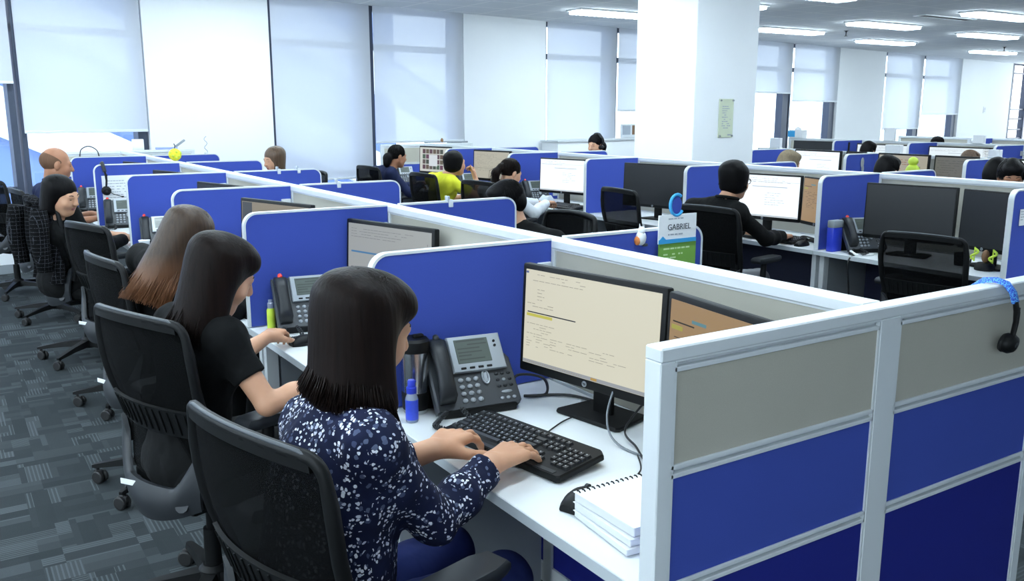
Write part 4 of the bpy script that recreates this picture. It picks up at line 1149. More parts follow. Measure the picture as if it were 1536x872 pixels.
# ceiling lights
def light_proto():
    t = thing('ceiling_light', 'x', 'ceiling light', (0, 0, 0), 0, 'recessed fluorescent ceiling lights')
    L, W = 1.5, .30
    g = G()
    for s in (-1, 1): g.span((-L/2, s*W/2-.012, -.020), (L/2, s*W/2+.012, 0)); g.span((s*L/2-.012, -W/2, -.020), (s*L/2+.012, W/2, 0))
    g.build('frame', M['white_metal'], t)
    g = G(); g.box((0, 0, -.030), (L-.03, W-.03, .056), .014, 3); g.build('diffuser', M['tube'], t)
    g = G()
    for i in range(19): g.span((-L/2+.05+i*.0775, -W/2+.012, -.064), (-L/2+.054+i*.0775, W/2-.012, -.0575))
    g.span((-L/2+.02, -.003, -.064), (L/2-.02, .003, -.0575)); g.build('louver', M['silver'], t)
    return t
LV = [((7.98, 9.75), 'above the headset woman, left of the column'), ((11.95, 10.25), 'nearest the blinds just right of the column'), ((15.45, 10.9), 'nearest the blinds in the second bay right of the column'), ((20.1, 11.45), 'nearest the window wall toward the far right corner'), ((12.4, 8.8), 'second from the blinds, first bay right of the column'), ((15.65, 9.03), 'second from the blinds in the bay before the far corner'),
      ((8.25, 8.2), 'whose right end shows beside the column at the ceiling'), ((12.55, 7.1), 'largest and brightest, cut by the upper right picture corner'), ((23.2, 11.7), 'farthest of all, cut by the right picture edge')]
LH = [(x, y) for y in (-2.0, -.2, 1.6, 3.4, 5.2, 7.0) for x in (-3.1, -1.2, 1.4, 4.9, 8.4, 12.5, 16.2) if (x, y) != (12.5, 7.0) and (y > .5 or x < -1)]+[(-1.4, 8.7), (.9, 9.0), (3.2, 9.3), (4.9, 8.6), (16.2, 7.0), (19.5, 5.2), (19.6, 7.2), (22.8, 5.2), (22.8, 7.4), (22.9, 9.4), (19.4, 9.25)]  # unseen fixtures: grid carried on, extras added to brighten walls and left side
L0 = light_proto(); first = True
for (x, y), lb in LV+[(q, None) for q in LH]:
    lb = 'bright recessed louvred ceiling light '+lb if lb else 'bright recessed louvred ceiling light out of the picture above the desks'
    if first: put(L0, (x, y, CE)); L0['label'] = lb; first = False
    else: dup(L0, lb, (x, y, CE))
t = thing('ceiling_vent', 'dark slot air vent in the ceiling beside the brightest light', 'vent', (12.3, 7.75, CE))
g = G()
for s in (-1, 1): g.span((-.62, s*.09-.01, -.012), (.62, s*.09+.01, 0)); g.span((s*.62-.01, -.09, -.012), (s*.62+.01, .09, 0))
g.build('frame', M['white_metal'], t)
g = G()
for i in range(4): g.box((0, -.06+i*.04, -.004), (1.22, .018, .008))
g.build('slats', M['dark_plastic'], t)
for (x, y), lb in (((12.95, 9.9), 'left of the two, between the ceiling lights right of the column'), ((19.0, 10.6), 'right of the two, near the far corner lights')):
    t = thing('sprinkler_head', 'small dark ceiling sprinkler, '+lb, 'sprinkler', (x, y, CE), 0, 'ceiling sprinklers')
    g = G(); g.lathe([(0, -.09), (.03, -.088), (.03, -.084), (.008, -.08), (.008, -.03), (.02, -.01), (.045, 0), (0, 0)], 14); g.build('body', M['dark_plastic'], t)

# outside: pale glass office block with diagonal white bands
t = thing('office_block', 'pale blue office block with slanting white bands outside the left windows', 'building', (0, 0, 0))
OB = Matrix.Translation((0, 26, 0)) @ Matrix.Rotation(WA*.6, 4, 'Z')
g = G(); g.span((-26, 0, -14), (13, 9, 16), 0, 1, OB); g.build('facade', M['building'], t)
for k in range(7):
    g = G(); x0 = -40+k*6.6
    g.loft([[(x0, -.35, 9.5), (x0, .05, 9.5), (x0, .05, 8.2), (x0, -.35, 8.2)], [(x0+26, -.35, -3.0), (x0+26, .05, -3.0), (x0+26, .05, -4.3), (x0+26, -.35, -4.3)]], 0, OB)
    g.build('band', M['band'], t)

# ------------------------------------------------------------------ partitions, dividers, desks
SX = 1.65; DY = [2.30, 3.52, 4.76, 6.03, 7.35, 8.65]
cross_partition('grey and blue cubicle end panel with a headset hung at its right, nearest the camera', 1.122, 1.012, 2.30, [1.655])
spine('long grey cubicle partition running from the front end panel to the windows', SX, 1.146, 9.93, DY)
cross_partition('low grey end partition closing the near desk row at the window', 9.95, .95, 2.36, [SX])
wl = ['nearest, behind the floral-bloused woman', 'behind the woman in the black tee', 'behind the woman with long brown hair', 'with a phone beside it, next after the brown-haired woman', 'with a headset hung on its white edge', 'farthest on this side, beside the bald man']
for y, lb in zip(DY, wl): divider('blue desk divider with rounded corner, '+lb, 1.0, 1.62, y)
wr = ['carrying the hanging green and white name card', 'in front of the dark-haired man seen from behind', 'beyond the spine in front of the empty black chair backs', 'fourth along the far side of the near partition', 'fifth along the far side, before the half-hidden woman', 'last along the far side, with a wire ornament over it']
for y, lb in zip(DY, wr): divider('blue desk divider, '+lb, 2.28, 1.68, y)
EY = [1.15]+DY+[9.93]
dl = ['where the floral-bloused woman types', 'of the woman in the black tee', 'of the woman with long brown hair', 'at the empty chair behind the brown-haired woman', 'of the woman with the black bob', 'of the bald man in navy', 'last in the near row, by the window']
for i in range(7): desk('white laminate desk '+dl[i], 1.0, 1.62, EY[i], EY[i+1], ends=(-1, 1) if i else (1,))
for i in range(7): desk('white desk hidden on the far side of the near partition', 2.28, 1.68, EY[i], EY[i+1], 'desks behind the near partition')
# second row
S2 = 5.2; D2 = [2.45, 3.63, 4.82, 6.02, 7.22, 8.46]
spine('second long grey cubicle partition, behind the row of dark monitors', S2, .6, 10.0, [1.25]+D2)
cross_partition('grey end partition of the second desk row under the blinds', 10.02, 4.56, 5.84, [S2])
w2 = ['with a taped white card, at the right edge', 'between the grey phone and the orange screen', 'beside the black-bobbed woman in black', 'between the bright white screen and the dark monitor', 'behind the woman with the ponytail', 'behind the woman in yellow']
for y, lb in zip(D2, w2): divider('blue desk divider in the second row, '+lb, 4.6, 5.17, y)
E2 = [1.2]+D2+[10.0]
d2 = ['at the right picture edge', 'with two dark monitors and a grey phone', 'of the black-bobbed woman in black', 'with the dark monitor behind an empty chair', 'of the woman in white with a ponytail', 'of the woman in yellow', 'of the woman with the low bun']
for i in range(7): desk('white desk in the second row '+d2[i], 4.58, 5.16, E2[i], E2[i+1])
for i in range(7): desk('white desk hidden on the far side of the second partition', 5.82, 5.24, E2[i], E2[i+1], 'desks behind the second partition')
for i in range(1, 7): divider('blue desk divider hidden behind the second partition', 5.8, 5.23, D2[i-1], group='dividers behind the second partition') if i not in (4,) else None
# rows farther right
S3 = 7.74; D3 = [3.05, 4.20, 5.36, 6.52]
spine('third grey cubicle partition, behind three half-hidden heads', S3, 1.0, 6.95, D3)
w3 = ['cut by the right picture edge', 'between the two far white screens', 'with a silver ornament pinned to it', 'at the left end of the third row']
for y, lb in zip(D3, w3): divider('blue desk divider in the third row, '+lb, 7.12, 7.71, y)
for i in range(4): desk('white desk in the third row hidden by partitions', 7.1, 7.70, ([1.9]+D3)[i], ([1.9]+D3)[i+1], 'desks of the third row')
S4 = 10.95; D4 = [4.6, 5.75, 6.85, 7.97]
spine('fourth grey cubicle partition, with a tissue box at its left end', S4, 2.0, 9.25, D4)
w4 = ['hidden beyond the right picture edge', 'rightmost visible in that row', 'behind the brown-haired head', 'beside the long dark monitor']
for y, lb in zip(D4, w4): divider('blue desk divider in the fourth row, '+lb, 10.32, 10.92, y)
for i in range(4): desk('white desk in the fourth row hidden by partitions', 10.3, 10.91, D4[i], (D4+[9.2])[i+1], 'desks of the fourth row')
S5 = 13.3
spine('fifth grey cubicle partition, farthest from the camera below the blinds', S5, 3.0, 9.0, [5.4, 6.6, 7.8])
divider('farthest blue desk divider, seen as a speckled strip over the rows', 12.75, 13.27, 7.45, group='dividers in the fifth row')
desk('white desk of the farthest row hidden by partitions', 12.7, 13.25, 7.2, 8.4)
# ------------------------------------------------------------------ equipment on the desks
DT = .741
# first workstation
monitor('black monitor showing a cream document with a yellow highlight', 1.464, 1.894, DT, -80.2, .53, .322, 'cream', 3, .016, .10)
monitor('black monitor with an orange screen, half hidden by the end panel', 1.455, 1.416, DT, -98, .37, .33, 'orange', 2, .016, .095)
phone('grey desk phone with silver display by the floral-bloused woman', 1.262, 2.19, DT, -8.5)
keyboard('black keyboard under the hands of the floral-bloused woman', 1.195, 1.82, DT, -79.5)
mouse('black computer mouse behind the spiral-bound books', 1.13, 1.475, DT, -70)
t = thing('tumbler', 'steel travel tumbler with black lid and black sleeve, behind the face', 'tumbler', (1.105, 2.235, DT))
g = G(); g.lathe([(0, 0), (.034, 0), (.036, .004), (.037, .03), (.041, .17), (.041, .185), (0, .185)], 28); g.build('cup', M['steel'], t)
g = G(); g.lathe([(.0372, .012), (.0385, .014), (.0402, .062), (.039, .064)], 28); 
g.build('sleeve', M['black_plastic'], t); g = G(); g.lathe([(0, .183), (.0435, .183), (.0445, .195), (.043, .214), (.036, .222), (.012, .222), (0, .220)], 28); g.box((.012, 0, .226), (.03, .018, .010), .003); g.build('lid', M['black_plastic'], t)
t = thing('spray_bottle', 'small clear spray bottle of blue liquid with blue cap', 'bottle', (1.058, 2.165, DT))
def mk_clear():
    k = NT('clear_bottle_plastic'); k.set(srgb(196, 210, 236), .12); k.b.inputs['Transmission Weight'].default_value = .55; return k.m
M['clear'] = mk_clear()
M['blue_liquid'] = mat_plain('blue_label', srgb(58, 80, 205), .3, 0, .15, 120)
g = G(); g.lathe([(0, 0), (.0165, 0), (.018, .003), (.018, .070), (.014, .080), (.011, .086), (0, .086)], 20); g.build('bottle', M['clear'], t)
g = G(); g.lathe([(0, .006), (.0183, .008), (.0184, .066), (0, .068)], 20); g.build('label_sleeve', M['blue_liquid'], t)
g = G(); g.lathe([(0, .084), (.0145, .084), (.0145, .101), (.011, .103), (.011, .118), (.009, .122), (0, .122)], 20); g.box((.006, 0, .116), (.016, .006, .006), .001); g.build('cap', M['blue_plastic'], t)
M['sheet'] = mat_plain('glossy_clear_cover', srgb(236, 239, 242), .12, 0, .01)
for i in range(3):
    lb = ['topmost of the stack with a clear cover', 'in the middle of the stack', 'at the bottom of the stack'][2-i]
    h0 = [0, .016, .034][i]; th = [.014, .016, .020][i]
    t = thing('bound_book', 'white spiral-bound book '+lb+' beside the mouse', 'book', (1.215+.006*i, 1.318+.008*i, DT+h0+.0005), -6+2.5*i, 'spiral-bound books')
    g = G(); g.span((-.145, -.10, 0), (.145, .10, th), .002, 1); 
    g.build('pages', M['paper'], t)
    g = G(); g.span((-.147, -.102, th), (.147, .102, th+.0012)); g.build('cover', M['sheet'] if i == 2 else M['paper'], t)
    g = G()
    for k in range(22):
        x = -.138+k*.0131; g.tube([(x+.0, .094+.009*math.cos(a), th/2+(th/2+.004)*math.sin(a)) for a in [PI*q/6-.3 for q in range(8)]], .0018, 5)
    g.build('spiral_binding', M['black_plastic'], t)
cable('black keyboard lead curving to the monitor base', [(1.31, 1.86, DT+.012), (1.36, 1.90, DT+.004), (1.42, 1.93, DT+.004), (1.52, 1.96, DT+.004), (1.58, 2.02, DT+.004)], .0022, M['cable'])
cable('grey monitor lead looping beside the monitor base', [(1.50, 1.80, DT+.15), (1.44, 1.77, DT+.06), (1.42, 1.70, DT+.008), (1.44, 1.55, DT+.005), (1.50, 1.40, DT+.005)], .003, M['cable_grey'])
cable('black lead lying looped under the cream-screened monitor', [(1.56, 1.74, DT+.10), (1.47, 1.73, DT+.03), (1.45, 1.66, DT+.006), (1.40, 1.56, DT+.006), (1.38, 1.46, DT+.006), (1.45, 1.30, DT+.006)], .003, M['cable'])
cable('black cable coiled between the phone and the monitor', [(1.40, 2.20, DT+.012), (1.46, 2.24, DT+.05), (1.53, 2.20, DT+.04), (1.50, 2.14, DT+.01), (1.44, 2.17, DT+.006), (1.56, 2.10, DT+.006), (1.60, 1.95, DT+.006)], .0045, M['cable'])
cable('thin black mouse lead beside the top book', [(1.18, 1.49, DT+.01), (1.27, 1.50, DT+.005), (1.36, 1.54, DT+.004), (1.42, 1.62, DT+.004)], .002, M['cable'])
# second workstation
monitor('black monitor with grey screen and blue line, behind the nearest divider', 1.486, 3.227, DT, -74.7, .535, .32, 'grey', 3, .016, .10)
phone('grey desk phone with lit red lamp by the black-tee woman', 1.205, 3.40, DT, -8)
mouse('dark computer mouse beside the floral-bloused woman\'s hair', 1.10, 3.15, DT, -85)
def spray(label, x, y, m, capm):
    t = thing('spray_bottle', label, 'bottle', (x, y, DT))
    g = G(); g.lathe([(0, 0), (.015, 0), (.0165, .003), (.0165, .075), (.012, .084), (0, .084)], 18); g.build('bottle', m, t)
    g = G(); g.lathe([(0, .083), (.0125, .083), (.0125, .104), (.009, .107), (.009, .118), (0, .120)], 18); g.build('cap', capm, t)
spray('small lime green spray bottle beside the red-lamped phone', 1.075, 3.46, M['lime'], M['clear'])
keyboard('black keyboard in front of the black-tee woman', 1.20, 2.85, DT, -80)
# third to seventh workstations
monitor('black monitor with an ochre screen behind the second divider', 1.33, 4.16, DT, -73, .56, .305, 'tan', 3)
phone('grey desk phone hidden behind the long brown hair', 1.22, 4.66, DT, -8)
keyboard('black keyboard in front of the long-haired woman', 1.18, 4.0, DT, -80)
tag((lambda o: o)(mouse('black computer mouse beyond the black-tee woman\'s face', 1.09, 3.68, DT, -80)), None, None)
monitor('black monitor whose dark top edge shows above the third divider', 1.40, 5.42, DT, -76, .51, .30, 'off', 3)
phone('grey desk phone at the desk with the empty chair', 1.17, 5.90, DT, -8)
t = thing('paper_cup', 'small white cup beside the phone at the empty desk', 'cup', (1.04, 5.80, DT)); g = G(); g.lathe([(0, 0), (.026, 0), (.033, .075), (.034, .077), (.031, .077), (.025, .004), (0, .004)], 20); g.build('cup', M['paper'], t); g = G(); g.lathe([(.0335, .074), (.0355, .076), (.0335, .079)], 20); g.build('rim', M['paper'], t)
cable('grey lead looping over the desk edge below the white cup', [(1.10, 5.78, DT+.004), (1.0, 5.72, DT+.02), (.975, 5.66, .70), (.98, 5.6, .58), (1.05, 5.55, .5)], .005, M['cable_grey'])
cable('second grey lead hanging at the desk edge nearer the brown hair', [(1.10, 5.60, DT+.004), (1.0, 5.52, DT+.02), (.975, 5.46, .70), (.98, 5.42, .60), (1.05, 5.4, .5)], .005, M['cable_grey'])
monitor('black monitor seen as a thin strip above the fourth divider', 1.40, 6.72, DT, -76, .51, .30, 'off', 3)
phone('grey desk phone in front of the divider with the hung headset', 1.16, 7.22, DT, -8)
t = thing('paper_sheet', 'large white printed sheet pinned to the divider with the hung headset', 'paper sheet', (1.30, 7.335, .96)); g = G(); g.box((0, 0, 0), (.50, .002, .32)); g.build('sheet', M['paper'], t); g = G(); text_rows(g, -.22, .12, .40, 12, .021, -.0013, 0, np.random.RandomState(2), .005, .8); g.build('print', M['pale_ink'], t, 0)
monitor('black monitor at the bald man\'s desk', 1.42, 8.05, DT, -76, .51, .30, 'off', 3)
phone('grey desk phone with red lamp before the bald man', 1.15, 8.52, DT, -8)
# headset hung over the end panel
def headset(label, x, y, z, rz, foam=True, mic=True, drop=.2, clear=.03):
    t = thing('headset', label, 'headset', (x, y, z), rz)
    g = G(); arc = [(.0, -.024+clear*0, -.015), (.0, -.012, .004), (0, .004, .010), (.0, .022, .006), (0, .034, -.012), (.004, .040, -.035)]
    arc = [(.0, .060, -.11), (0, .058, -.06), (0, .046, -.018), (0, .022, .010), (0, -.006, .016), (.002, -.030, .008), (.006, -.046, -.02), (.012, -.052, -.055)]
    g.tube(arc, [.006]*8, 8, 0, None, False, 2.2); hb = g.build('headband', M['foam'] if foam else M['dark_plastic'], t, 60)
    if foam: hb['label'] = 'bright blue speckled foam headband'
    g = G(); arm = [(.011, -.052, -.05), (.016, -.056, -.085), (.017, -.056, -.12), (.012, -.054, -.165)]
    g.tube(arm, [.006, .007, .006, .0055], 8, 0, None, False, 1.7); g.box((.020, -.056, -.078), (.012, .010, .014), .002); g.build('arm', M['black_plastic'], t, 60)
    E_ = Matrix.Translation((.012, -.048, -.195)) @ Matrix.Rotation(PI/2+.1, 4, 'X')
    g = G(); g.lathe([(0, -.012), (.024, -.012), (.033, -.006), (.034, .004), (.026, .014), (.012, .017), (0, .017)], 24, 0, E_); cu = g.build('ear_cup', M['black_plastic'], t, 50)
    g = G(); g.lathe([(.018, -.012), (.030, -.016), (.034, -.010), (.030, -.004)], 24, 0, E_); g.build('ear_cushion', M['rubber'], cu, 60)
    g = G(); g.lathe([(0, .016), (.009, .017), (.009, .019), (0, .0195)], 16, 0, E_); g.build('cap_disc', M['chair_grey'], cu, 60)
    if mic:
        g = G(); g.tube([(.02, -.062, -.2), (.06, -.066, -.222), (.11, -.066, -.24)], .0028, 6); g.ell((.118, -.066, -.243), (.012, .006, .006), 10, 6); g.build('microphone_boom', M['black_plastic'], t, 60)
    return t
h1 = headset('black headset with blue foam band hung over the front end panel', 2.066, 1.120, 1.20, 6, True, False); h1.scale = (.9, .95, .70)
h2 = headset('black headset with microphone hung on a divider behind the bob-haired woman', 1.06, 7.345, 1.205, 0, False, True)
# clutter along the first partition
t = thing('plush_ball', 'round yellow plush ball with green spots on the near partition top', 'plush toy', (SX, 7.60, 1.20))
g = G(); g.ell((0, 0, .052), (.05, .05, .05), 20, 14); b = g.build('ball', M['yellow_toy'], t, 180)
for a_, z_ in ((-2.6, .07), (-2.1, .045), (-1.5, .075), (-1.0, .04), (-1.6, .03), (-.6, .065), (2.4, .05), (1.2, .06)):
    g = G(); r_ = math.sqrt(max(.05**2-(z_-.052)**2, 1e-5)); g.ell((r_*.93*math.cos(a_), r_*.93*math.sin(a_), z_), (.010, .010, .010), 8, 6); g.build('spot', M['lime'], b)
g = G(); g.tube([(0, 0, .10), (.004, 0, .125), (-.004, 0, .14)], .004, 6); g.build('tassel', M['ink'], t)
t = thing('paper_box', 'tall white paper carton standing at the window end of the partition', 'box', (1.80, 9.95, 1.2)); g = G(); g.box((0, 0, .055), (.11, .04, .11), .003); g.build('carton', M['paper'], t); g = G(); g.box((0, 0, .1105), (.1, .03, .003), .001); g.build('flap', M['white_metal'], t)
t = thing('desk_gadget', 'grey folded desk gadget lying on a pale tray above the end partition', 'gadget', (2.12, 9.95, 1.2)); g = G(); g.box((-.04, 0, .012), (.22, .035, .024), .004); g.build('tray', mat_plain('lavender_plastic', srgb(150, 164, 214), .5), t); g = G(); g.box((0, 0, 0), (.12, .03, .022), .006, 2, Matrix.Translation((.10, 0, .062)) @ Matrix.Rotation(rad(-35), 4, 'Y')); g.build('arm', M['desk_grey'], t)
t = thing('wire_ornament', 'wavy pale wire ornament rising from the last far-side divider', 'ornament', (2.16, 8.65, 1.205)); g = G(); g.tube([(0+.014*math.sin(i*1.1), 0, i*.0135) for i in range(13)], .0035, 6); g.build('wire', M['wire'], t); g = G(); g.box((0, 0, .006), (.03, .03, .012), .002); g.build('clip', M['white_metal'], t)
cable('black cord arched over the window end partition', [(1.24, 9.93, 1.15), (1.26, 9.93, 1.22), (1.33, 9.93, 1.25), (1.40, 9.93, 1.21), (1.42, 9.93, 1.14)], .006, M['cable'])
def clip(label, x, y, rz=0):
    t = thing('paper_clip', label, 'clip', (x, y, 1.205), rz, 'white clips on the dividers'); g = G(); g.box((0, 0, -.012), (.022, .036, .034), .003); g.build('jaw', M['white_metal'], t); g = G(); g.box((-.01, 0, .006), (.012, .03, .03), .003); g.build('handle', M['wire'], t)
for (x, y), lb in (((1.93, 3.52), 'before the dark-haired man'), ((1.90, 4.76), 'on the divider before the bun-haired woman\'s chair'), ((1.98, 6.03), 'on the fourth far-side divider'), ((2.12, 6.03), 'nearest the rounded corner of the fourth far-side divider')): clip('small white clip '+lb, x, y)
# hanging name card on the first far-side divider
t = thing('name_card', 'hanging card with white name panel above a green text panel and a blue hook', 'sign', (2.135, 2.262, 1.19))
g = G(); g.span((-.085, -.003, -.20), (.085, .003, -.035)); g.build('green_panel', M['green_card'], t)
g = G(); g.span((-.092, -.006, -.036), (.080, -.001, .062)); wp = g.build('white_panel', M['paper'], t)
g = G(); g.span((-.092, -.008, -.036), (.080, -.006, -.022)); g.loft([[(-.088, -.008, -.022), (-.06, -.008, -.022), (-.074, -.008, -.010)], [(-.088, -.006, -.022), (-.06, -.006, -.022), (-.074, -.006, -.010)]]); g.build('blue_band', M['cyan_card'], wp)
text_mesh('lettering', 'GABRIEL', .028, M['ink'], wp, Matrix.Translation((0.0, -.0068, .010)) @ Matrix.Rotation(PI/2, 4, 'X'))
g = G(); text_rows(g, -.05, .048, .10, 1, .01, -.0066, 0, np.random.RandomState(1), .004, 1); text_rows(g, -.05, -.006, .085, 1, .01, -.0066, 0, np.random.RandomState(2), .005, 1); g.build('small_print', M['pale_ink'], wp, 0)
g = G(); rs = np.random.RandomState(8)
for z, w_ in ((-.055, .12), (-.075, .10), (-.087, .08), (-.107, .11), (-.120, .08), (-.142, .1)): text_rows(g, -.066, z, w_, 1, .01, -.0034, 0, rs, .0055, .95)
g.build('green_print', mat_plain('pale_green_print', srgb(196, 220, 170), .6), t, 0)
g = G(); g.tube([(-.012+.030*math.cos(a), -.004, .094+.036*math.sin(a)) for a in [rad(55)+rad(270)*i/16 for i in range(17)]], .0055, 8); hk = g.build('hook_ring', M['cyan_card'], t, 60)
g = G(); g.ell((-.014, -.003, .093), (.026, .003, .032), 20, 8); g.build('hook_disc', M['blue'], t)
t = thing('plush_toy', 'tiny white and orange plush animal on the divider beside the name card', 'plush toy', (1.985, 2.292, 1.178)); g = G(); g.ell((0, -.012, .0), (.020, .016, .026), 14, 10); bd = g.build('body', M['paper'], t, 180)
g = G(); g.ell((-.016, -.012, -.008), (.010, .012, .016), 12, 8); g.build('side_patch', M['orange'], bd, 180); g = G(); g.ell((0, -.014, .026), (.013, .012, .014), 12, 8)
for s in (-1, 1): g.loft([[(s*.008-.004, -.016, .034), (s*.008+.004, -.016, .034), (s*.008, -.010, .034)], [(s*.009-.0005, -.014, .05), (s*.009+.0005, -.014, .05), (s*.009, -.013, .05)]])
g.build('head', M['paper'], bd, 60); g = G(); g.box((.014, -.018, -.024), (.018, .012, .010), .003); g.build('foot', M['ink'], bd)
# second row equipment
MB_ = 'housing'
monitor('large switched-off monitor behind the mesh chair at right', 4.83, 3.165, DT, -78.5, .535, .335, 'off', 2, .010, .095)
monitor('switched-off monitor nearest the right edge, beside a taped divider', 4.83, 2.70, DT, -101, .33, .335, 'off', 2, .010, .095, rnd=1)
phone('grey desk phone with red lamp beside the two dark monitors', 4.82, 3.46, DT, -22)
t = thing('document_holder', 'blue upright document holder with grey top behind the grey phone', 'holder', (4.665, 3.545, DT)); g = G(); g.box((0, 0, .075), (.09, .05, .15), .006); g.build('box', M['blue_plastic'], t); g = G(); g.box((0, -.002, .172), (.092, .052, .045), .006); g.build('top', M['desk_grey'], t)
cable('white lead curled at the desk edge below the grey phone', [(4.72, 3.44, DT+.004), (4.64, 3.40, DT+.02), (4.62, 3.33, DT+.006), (4.72, 3.30, DT+.006)], .008, M['paper'])
cable('black lead hanging from the desk under the grey phone', [(4.70, 3.36, DT+.004), (4.57, 3.36, .72), (4.60, 3.37, .55), (4.66, 3.38, .30), (4.7, 3.36, .05)], .005, M['cable'])
t = thing('desk_toy', 'black round desk ornament with two lime dollar shapes', 'ornament', (4.80, 2.66, DT)); g = G(); g.lathe([(0, 0), (.05, 0), (.052, .008), (.048, .030), (.038, .040), (0, .040)], 24); b = g.build('base', M['black_plastic'], t)
g = G(); g.ell((0, 0, .075), (.022, .02, .036), 14, 10); g.build('figure', M['brown'], t, 60)
for s in (-1, 1):
    g = G(); pts = [(s*.0, .05*s+.018*math.sin(q*1.0)*1, .055+.06*i/12) for i, q in enumerate([k*PI/6-PI*.5 for k in range(13)])]
    pts = [(-.02, s*.052+.020*math.sin(2*PI*i/14), .052+.062*i/14) for i in range(15)]; g.tube(pts, .0065, 7); g.cyl((-.02, s*.052, .044), (-.02, s*.052, .122), .004, None, 6); g.build('dollar_shape', M['lime'], t, 60)
t = thing('cup', 'small dark cup between the dark monitor and the dollar ornament', 'cup', (4.84, 2.82, DT)); g = G(); g.lathe([(0, 0), (.035, 0), (.04, .07), (.036, .07), (.032, .006), (0, .006)], 20); g.build('cup', M['black_plastic'], t); g = G(); g.tube([(0, -.038, .055), (0, -.058, .05), (0, -.055, .025), (0, -.036, .02)], .005, 6); g.build('handle', M['black_plastic'], t)
t = thing('taped_card', 'small white card taped to the blue divider at the right edge', 'paper', (4.70, 2.434, 1.06)); g = G(); g.box((0, 0, 0), (.055, .002, .085)); g.build('card', M['paper'], t); g = G(); text_rows(g, -.02, .03, .04, 5, .014, -.0013, 0, rs, .004); g.build('print', M['pale_ink'], t, 0)
monitor('bright white screen in front of the black-bobbed woman', 4.85, 4.295, DT, -78, .56, .32, 'white', 2, .012, .11)
monitor('orange-screened monitor beside the bright white screen', 4.85, 3.85, DT, -110, .34, .32, 'orange', 2, .012, .11, rnd=3)
keyboard('black keyboard in front of the black-bobbed woman', 4.735, 4.08, DT, -90)
mouse('black computer mouse near the orange screen', 4.68, 3.80, DT, -90)
cable('tangle of black leads under the orange screen', [(4.86, 3.98, DT+.01), (4.82, 3.90, DT+.04), (4.85, 3.80, DT+.02), (4.78, 3.74, DT+.012), (4.86, 3.70, DT+.03), (4.88, 3.84, DT+.006)], .006, M['cable'])
monitor('switched-off monitor behind the empty black chair', 4.80, 5.385, DT, -79, .61, .345, 'off', 2, .010, .10, rnd=2)
monitor('brilliant white screen of the ponytailed woman in white', 4.84, 6.68, DT, -78, .56, .32, 'white', 2, .012, .11, rnd=5)
phone('silver and grey desk phone by the ponytailed woman', 4.80, 7.05, DT, -12)
keyboard('black keyboard in front of the ponytailed woman', 4.72, 6.45, DT, -90)
t = thing('packet', 'crumpled pale packet in front of the brilliant white screen', 'packet', (4.70, 6.72, DT)); g = G(); g.loft([[(-.05, -.06, .0), (.05, -.06, 0), (.05, .06, 0), (-.05, .06, 0)], [(-.045, -.065, .05), (.05, -.05, .06), (.04, .06, .055), (-.05, .055, .06)], [(-.02, -.05, .09), (.03, -.03, .10), (.02, .04, .09), (-.02, .03, .105)]]); g.build('wrapper', mat_plain('pale_wrapper', srgb(206, 216, 226), .4), t); g = G(); g.box((-.051, 0, .04), (.002, .05, .02), 0, 1); g.build('patch', M['wire'], t)
monitor('beige document screen of the woman in yellow', 4.90, 8.02, DT, -78, .56, .32, 'beige', 2)
monitor('screen with a photo gallery, by the bun-haired woman', 4.90, 9.28, DT, -78, .56, .32, 'gallery', 2)
phone('pale grey desk phone by the bun-haired woman', 4.72, 9.72, DT, -12)
phone('grey desk phone before the woman in yellow', 4.78, 8.30, DT, -12)
t = thing('twig_ornament', 'small twig ornament lying on the end partition near the blinds', 'ornament', (5.45, 10.02, 1.2)); g = G(); g.tube([(-.3, 0, .012), (0, 0, .016), (.32, 0, .012)], .010, 6); g.build('stick', M['desk_grey'], t); g = G(); g.ell((-.05, 0, .035), (.02, .015, .03), 10, 8); g.build('knob', M['brown'], t)
t = thing('flask', 'pale grey flask standing on the floor under the second-row desk', 'bottle', (4.86, 3.30, 0)); g = G(); g.lathe([(0, 0), (.055, 0), (.057, .01), (.057, .30), (.045, .35), (.02, .37), (0, .37)], 22); g.build('flask', M['desk_grey'], t); g = G(); g.lathe([(.058, .02), (.059, .022), (.059, .03), (.058, .032)], 22); g.build('base_ring', M['steel'], t)
t = thing('storage_box', 'dark blue box with orange top under the second-row desk', 'box', (4.93, 3.43, 0)); g = G(); g.box((0, 0, .12), (.16, .12, .24), .004); g.build('box', M['navy_dark'], t); g = G(); g.box((0, 0, .245), (.165, .125, .02), .004); g.build('lid', M['orange'], t)
# rows farther right
monitor('white screen in the third row, behind the beige-haired head', 7.44, 5.93, DT, -90, .56, .34, 'white', 2, rnd=6)
monitor('grey edge-on monitor right of that white screen', 7.46, 5.50, DT, -90, .22, .34, 'dim', 2, rnd=7)
monitor('screen of red and green text in the third row', 7.44, 4.98, DT, -90, .52, .34, 'mixed', 2)
monitor('dim brown screen in the third row', 7.45, 4.48, DT, -90, .40, .34, 'dim', 2)
monitor('white screen behind the dark heads at the right edge', 7.44, 3.85, DT, -90, .46, .34, 'white', 2, rnd=8)
monitor('long switched-off monitor in the fourth row', 10.62, 8.42, DT, -90, .95, .30, 'off', 2, .01, rnd=9)
monitor('white screen in the fourth row behind the stacked papers', 10.62, 7.42, DT, -90, .80, .29, 'pale', 2, rnd=10)
monitor('pale screen in the fourth row behind the brown-haired head', 10.62, 6.36, DT, -90, .80, .29, 'pale', 2, rnd=11)
monitor('dim grey screen at the right of the fourth row', 10.62, 5.92, DT, -90, .30, .29, 'dim', 2, rnd=12)
